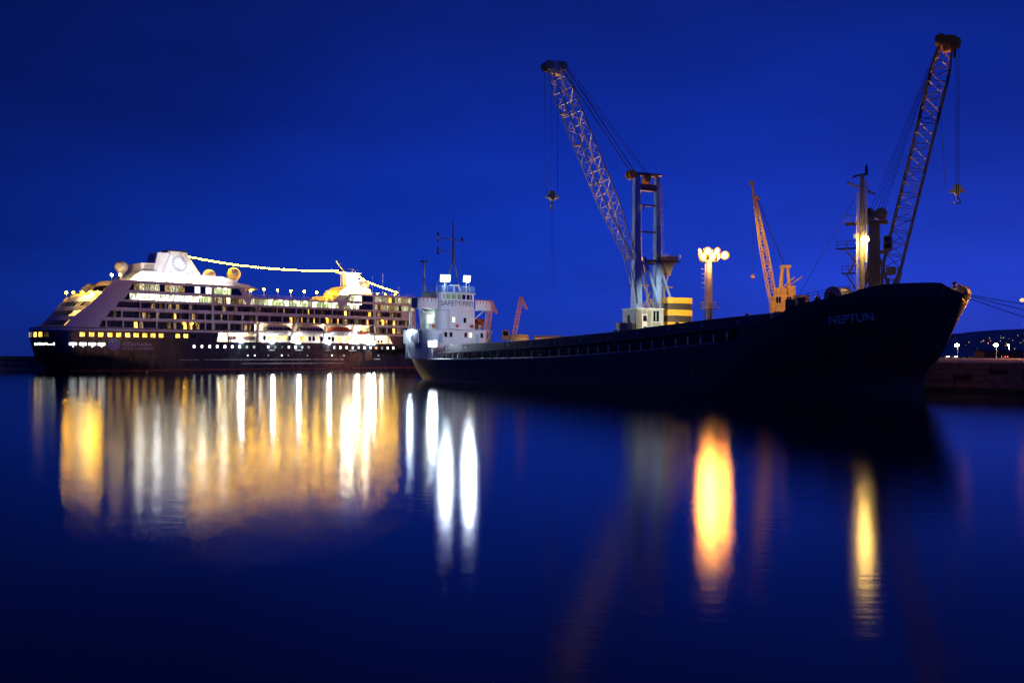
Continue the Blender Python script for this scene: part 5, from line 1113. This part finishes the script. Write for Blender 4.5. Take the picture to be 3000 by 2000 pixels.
# ropes
for y0, z0, y1 in ((.75, 40.8, .75), (.45, 40.8, .6), (-.45, 40.8, -.6), (-.75, 40.8, -.75), (0, 40.3, 0)): bar('luffing_rope', (4.6 if z0 > 40.5 else 1.2, y0, zz(z0)), (20.2, y1, zz(59.5)), .045, 'wire', K1, 5)
bar('luffing_rope', (1.2, .6, zz(40.4)), (20.2, .9, zz(59.6)), .045, 'wire', K1, 5)
hook_block('hook_block', K1, (22.2, 0, zz(34.6)), 1.05, 'crane_orange')
for x, b in ((23.9, 23.3), (22.3, 22.2), (21.0, 21.1)): bar('hoist_rope', (x, 0, zz(58.2)), (b, 0, zz(34.6)), .04, 'wire', K1, 5)
for x in (22.0, 22.4): bar('sling', (x, 0, zz(32.4)), (x, 0, zz(17.5)), .025, 'wire', K1, 5)

# ---- second crane behind the bow
K2 = empty('harbour_crane', None, (58.2, 148, QZ), R(-25)); tag(K2, 'dark olive lattice boom crane with black and yellow tip behind the bow', 'crane')
lattice('boom', K2, (1.7, 0, zz(15.2)), (10.5, 0, zz(53.2)), 3.2, 2.7, 20, 'crane_olive', .15, .06, taper=(.5, .1, .1, .6), paint=lambda t: 'crane_olive' if t < .66 else ('crane_yellow' if int(t*20) % 3 < 2 else 'crane_black'))
MB().prism([(10.0, zz(52.2)), (11.2, zz(52.4)), (11.9, zz(54.4)), (10.6, zz(54.8)), (9.6, zz(53.8))], -.6, .6).build('boom_head', 'crane_yellow', K2)
for y in (-.75, .75): sheave('sheave', K2, (9.6, y, zz(54.2)), .8, .25, 'crane_yellow'); sheave('sheave', K2, (11.8, y, zz(53.4)), .7, .25, 'crane_yellow')
MB().tube((11.6, .8, zz(52.8)), (11.6, .8, zz(51.4)), .18, 6).build('limit_weight', 'crane_black', K2)
column(-.8, .8, -.8, .8, zz(11), zz(26.4), 'crane_olive').build('tower_column', 'crane_olive', K2, bevel=.04)
MB().box(-2.6, 2.0, -1.8, 1.8, zz(26.2), zz(26.45)).build('tower_platform', 'crane_olive', K2)
for x in (-.7, 1.0): sheave('rope_drum', K2, (x, 0, zz(27.6)), .95, 1.3, 'crane_olive')
MB().box(-4.4, -2.6, -1.2, 1.2, zz(26.2), zz(26.4)).build('tower_gallery', 'crane_olive', K2)
e = empty('gallery_rail', K2)
for x in (-4.3, -3.5, -2.7): bar('post', (x, -1.2, zz(26.4)), (x, -1.2, zz(27.5)), .04, 'crane_olive', e)
bar('rail', (-4.3, -1.2, zz(27.5)), (-2.7, -1.2, zz(27.5)), .04, 'crane_olive', e)
cb = MB().box(1.4, 2.7, -2.0, .0, zz(21.7), zz(23.9)).build('operator_cab', 'crane_orange', K2, bevel=.06)
MB().box(1.55, 2.55, -2.06, -2.0, zz(22.9), zz(23.7)).box(1.55, 2.55, -2.06, -2.0, zz(21.9), zz(22.75)).build('cab_window', 'dark_glass', cb); MB().box(2.7, 2.76, -1.8, -.2, zz(22.0), zz(23.7)).build('cab_windscreen', 'dark_glass', cb)
MB().box(.6, 2.2, -1.9, .2, zz(21.3), zz(21.65)).build('cab_floor', 'crane_orange', K2)
for a, b in (((-.6, -.8, 21), (-2.2, -2.0, 12.5)), ((.8, -.8, 20.5), (2.6, -2.0, 14.5)), ((-.6, .8, 21), (-2.2, 2.0, 12.5)), ((.8, .8, 20.5), (2.6, 2.0, 14.5)), ((-2.0, -1.8, 15.6), (3.0, -1.8, 15.6)), ((-2.4, 1.8, 17.6), (3.0, 1.8, 18.2)), ((2.6, -1.6, 15.5), (4.4, -1.2, 20.0)), ((.6, -1.6, 20), (-1.6, -1.6, 15.6)), ((-1.4, -1.7, 12), (-1.4, -1.7, 18)), ((2.2, -1.9, 12), (2.2, -1.9, 17.2))):
    bar('frame_strut', (a[0], a[1], zz(a[2])), (b[0], b[1], zz(b[2])), .19, 'crane_olive', K2, 8)
MB().box(1.8, 3.2, -.9, .9, zz(18.0), zz(19.0)).build('boom_winch', 'crane_orange', K2, bevel=.05)
bar('luffing_cylinder', (4.0, -.4, zz(18.2)), (2.6, -.4, zz(13)), .2, 'crane_orange', K2, 8)
# stair tower on its landward side
stt = empty('stair_tower', K2)
def flight(a, b, n=11, w=.9):
    a = Vector(a); b = Vector(b)
    for s in (0, w): bar('stringer', a+Vector((0, s, 0)), b+Vector((0, s, 0)), .07, 'crane_orange', stt)
    for k in range(n): p = a.lerp(b, (k+.5)/n); MB().box(p.x-.2, p.x+.2, p.y, p.y+w, p.z-.03, p.z+.03).build('tread', 'crane_orange', stt)
    for s in (0, w): bar('handrail', a+Vector((0, s, 1)), b+Vector((0, s, 1)), .03, 'crane_orange', stt)
def landing(x0, x1, z):
    MB().box(x0, x1, -2.2, -.6, z-.08, z+.05).build('landing', 'crane_brown', stt)
    for x in (x0+.05, (x0+x1)/2, x1-.05): bar('landing_post', (x, -2.2, z), (x, -2.2, z+1.1), .04, 'crane_brown', stt)
    for h in (.55, 1.1): bar('landing_rail', (x0, -2.2, z+h), (x1, -2.2, z+h), .035, 'crane_brown', stt)
landing(-5.6, -2.4, zz(22.2)); flight((-4.4, -2.0, zz(22.2)), (-2.0, -2.0, zz(18.9))); landing(-4.8, -2.6, zz(18.2)); flight((-4.2, -2.1, zz(18.2)), (-2.4, -2.1, zz(15.2))); flight((-2.2, -1.0, zz(21.6)), (-3.8, -1.0, zz(18.2))); landing(-4.0, -2.0, zz(14.8)); flight((-3.6, -2.1, zz(14.8)), (-2.0, -2.1, zz(11.2)))
MB().box(-5, 4.5, -2.6, 2.6, zz(9.6), zz(12.2)).build('machinery_house', 'crane_olive', K2, bevel=.08); MB().lathe([(2.2, zz(7.6)), (2.2, zz(9.6))], 24).build('slewing_ring', 'crane_black', K2, smooth=40)
MB().box(-6.5, 6.5, -2.8, 2.8, zz(5.8), zz(7.6)).build('chassis', 'crane_olive', K2, bevel=.1)
for x in (-5.5, -3.6, -1.7, 1.7, 3.6, 5.5):
    for y in (-2.4, 2.4): MB().lathe([(.3, -.35), (.9, -.35), (.9, .35), (.3, .35)], 18, (x, y, .9), 'y').build('wheel', 'fender_rubber', K2)
    MB().box(x-.2, x+.2, -2.0, 2.0, .7, zz(5.8)).build('axle', 'crane_black', K2)
for k, (y, xz) in enumerate(((-.5, 0), (-.25, 0), (.25, 0), (.5, 0), (0, 1))): bar('luffing_rope', (-.6+.5*k, y, zz(28.2)), (9.6, y*1.4, zz(54.2)), .035, 'wire', K2, 5)
hook_block('hook_block', K2, (12.0, 0, zz(30.6)), .95, 'crane_orange')
for a, b in ((11.8, 11.8), (12.2, 12.2)): bar('hoist_rope', (a, 0, zz(53.0)), (b, 0, zz(31.4)), .04, 'wire', K2, 5)
bar('hoist_rope', (9.4, 0, zz(47.4)), (10.3, 0, zz(31.0)), .03, 'wire', K2, 5)

# ---- smaller orange slewing crane between the two
K3 = empty('slewing_crane', None, (70.4, 240, QZ), R(180)); tag(K3, 'smaller orange crane with a slanting boom and windowed cab', 'crane')
lattice('boom', K3, (2.2, 0, zz(18.2)), (7.4, 0, zz(47.0)), 1.9, 1.6, 18, 'crane_orange', .17, .08, taper=(.7, .1, .5, .3))
bar('boom_tip', (7.4, 0, zz(46.5)), (8.0, 0, zz(50.2)), .3, 'crane_orange', K3, 8); MB().box(7.4, 8.5, -.4, .4, zz(49.4), zz(50.4)).build('tip_sheave_box', 'crane_orange', K3); MB().box(5.9, 7.2, -.3, .3, zz(45.6), zz(46.4)).build('boom_bracket', 'crane_orange', K3)
cabn = MB().box(-2.2, 2.4, -2.0, 2.0, zz(16.4), zz(20.6)).build('operator_cab', 'crane_orange', K3, bevel=.08)
for x in (-1.7, 1.0): 
    MB().box(x, x+1.2, 2.0, 2.06, zz(18.6), zz(20.2)).build('cab_window', 'dark_glass', cabn); MB().box(x+.57, x+.63, 2.06, 2.1, zz(18.6), zz(20.2)).build('window_bar', 'crane_orange', cabn)
MB().box(2.4, 3.0, -1.4, 1.4, zz(16.2), zz(19.2)).build('winch_cabinet', 'crane_orange', K3, bevel=.05); MB().box(-6.4, -2.2, -2.2, 2.2, zz(16.6), zz(20.6)).build('counterweight', 'crane_brown', K3, bevel=.08)
MB().lathe([(2.5, zz(15.0)), (2.8, zz(15.3)), (2.8, zz(15.9)), (2.0, zz(16.4))], 24).build('turntable', 'crane_orange', K3, smooth=40); MB().lathe([(2.0, zz(12.6)), (2.0, zz(15.0))], 24).build('slewing_post', 'crane_orange', K3, smooth=40)
for a, b, r_ in (((.6, -.8, 20.6), (-.1, -.6, 28.2), .3), ((.6, .8, 20.6), (-.1, .6, 28.2), .3), ((-2.0, -.8, 20.6), (-1.4, -.6, 28.0), .22), ((-2.0, .8, 20.6), (-1.4, .6, 28.0), .22), ((.4, .8, 22.5), (-3.0, .8, 25.4), .16), ((-2.2, .8, 23.6), (-5.0, .8, 25.6), .16)):
    bar('frame_leg', (a[0], a[1], zz(a[2])), (b[0], b[1], zz(b[2])), r_, 'crane_orange', K3, 8)
bar('hoist_rope', (7.9, 0, zz(49.6)), (7.7, 0, zz(26)), .03, 'wire', K3, 5); hook_block('hook_block', K3, (7.7, 0, zz(25.6)), .55, 'crane_orange')
MB().box(-2.0, .4, -.9, .9, zz(27.8), zz(28.5)).build('frame_head', 'crane_orange', K3); MB().box(-3.2, -1.2, -1, 1, zz(20.6), zz(23.2)).build('winch_box', 'crane_orange', K3, bevel=.05); MB().box(-.8, 1.8, -1.2, 1.2, zz(20.6), zz(22.6)).build('machinery_house', 'crane_orange', K3, bevel=.05)
for y in (-.4, .0, .4): bar('luffing_rope', (-.6, y, zz(28.4)), (6.8, y, zz(46.4)), .04, 'wire', K3, 5)
for sx in (-3.6, 3.6):
    for sy in (-3.6, 3.6): bar('portal_leg', (sx*1.2, sy*1.2, 0), (sx*.5, sy*.5, zz(12.8)), .42, 'crane_orange', K3, 8)
MB().box(-2.6, 2.6, -2.6, 2.6, zz(12.2), zz(12.8)).build('portal_deck', 'crane_orange', K3)

# ---- two far cranes with folded jibs
mat('far_orange', (.72, .36, .14), .5, var=.3)
def far_crane(X, Y, lean, label, hgt):
    o = empty('jib_crane', None, (X, Y, QZ)); tag(o, label, 'crane', 'far jib cranes')
    lattice('boom', o, (0, 0, zz(12.6)), (lean, 0, zz(hgt)), 1.5, 1.3, 10, 'far_orange', .16, .09, taper=(.8, .1, .1, .7))
    lattice('jib', o, (lean-.4, 0, zz(hgt-.2)), (lean+1.9, 0, zz(hgt-4.6)), 1.0, .9, 5, 'far_orange', .14, .08, taper=(1, .1, .3, .5))
    MB().box(-1.6, 1.4, -1.5, 1.5, zz(9.8), zz(12.6)).build('machinery_house', 'crane_brown', o, bevel=.06); MB().box(-4.4, -1.8, -1.2, 1.2, zz(10.6), zz(14.2)).build('operator_cab', 'crane_brown', o, bevel=.06); MB().box(-4.0, -2.2, -1.26, -1.2, zz(12.2), zz(13.8)).build('cab_window', 'dark_glass', o)
    for z in (15.5, 18, 20.5): MB().box(lean*(z-12.6)/(hgt-12.6)-.9, lean*(z-12.6)/(hgt-12.6)+1.0, -.9, .9, zz(z), zz(z)+.2).build('boom_platform', 'far_orange', o)
    bar('jib_tie', (-.8, 0, zz(12.6)), (lean-1.0, 0, zz(hgt-2)), .07, 'far_orange', o)
    for sx in (-2.2, 2.2):
        for sy in (-2.2, 2.2): bar('portal_leg', (sx*1.3, sy*1.3, 0), (sx*.5, sy*.5, zz(9.8)), .3, 'crane_brown', o, 8)
far_crane(.8, 330, 2.6, 'far crane with a folded orange lattice jib beside the round tank', 26.2); far_crane(-9.0, 330, 1.7, 'far orange lattice crane partly hidden by the white bridge', 24.8)
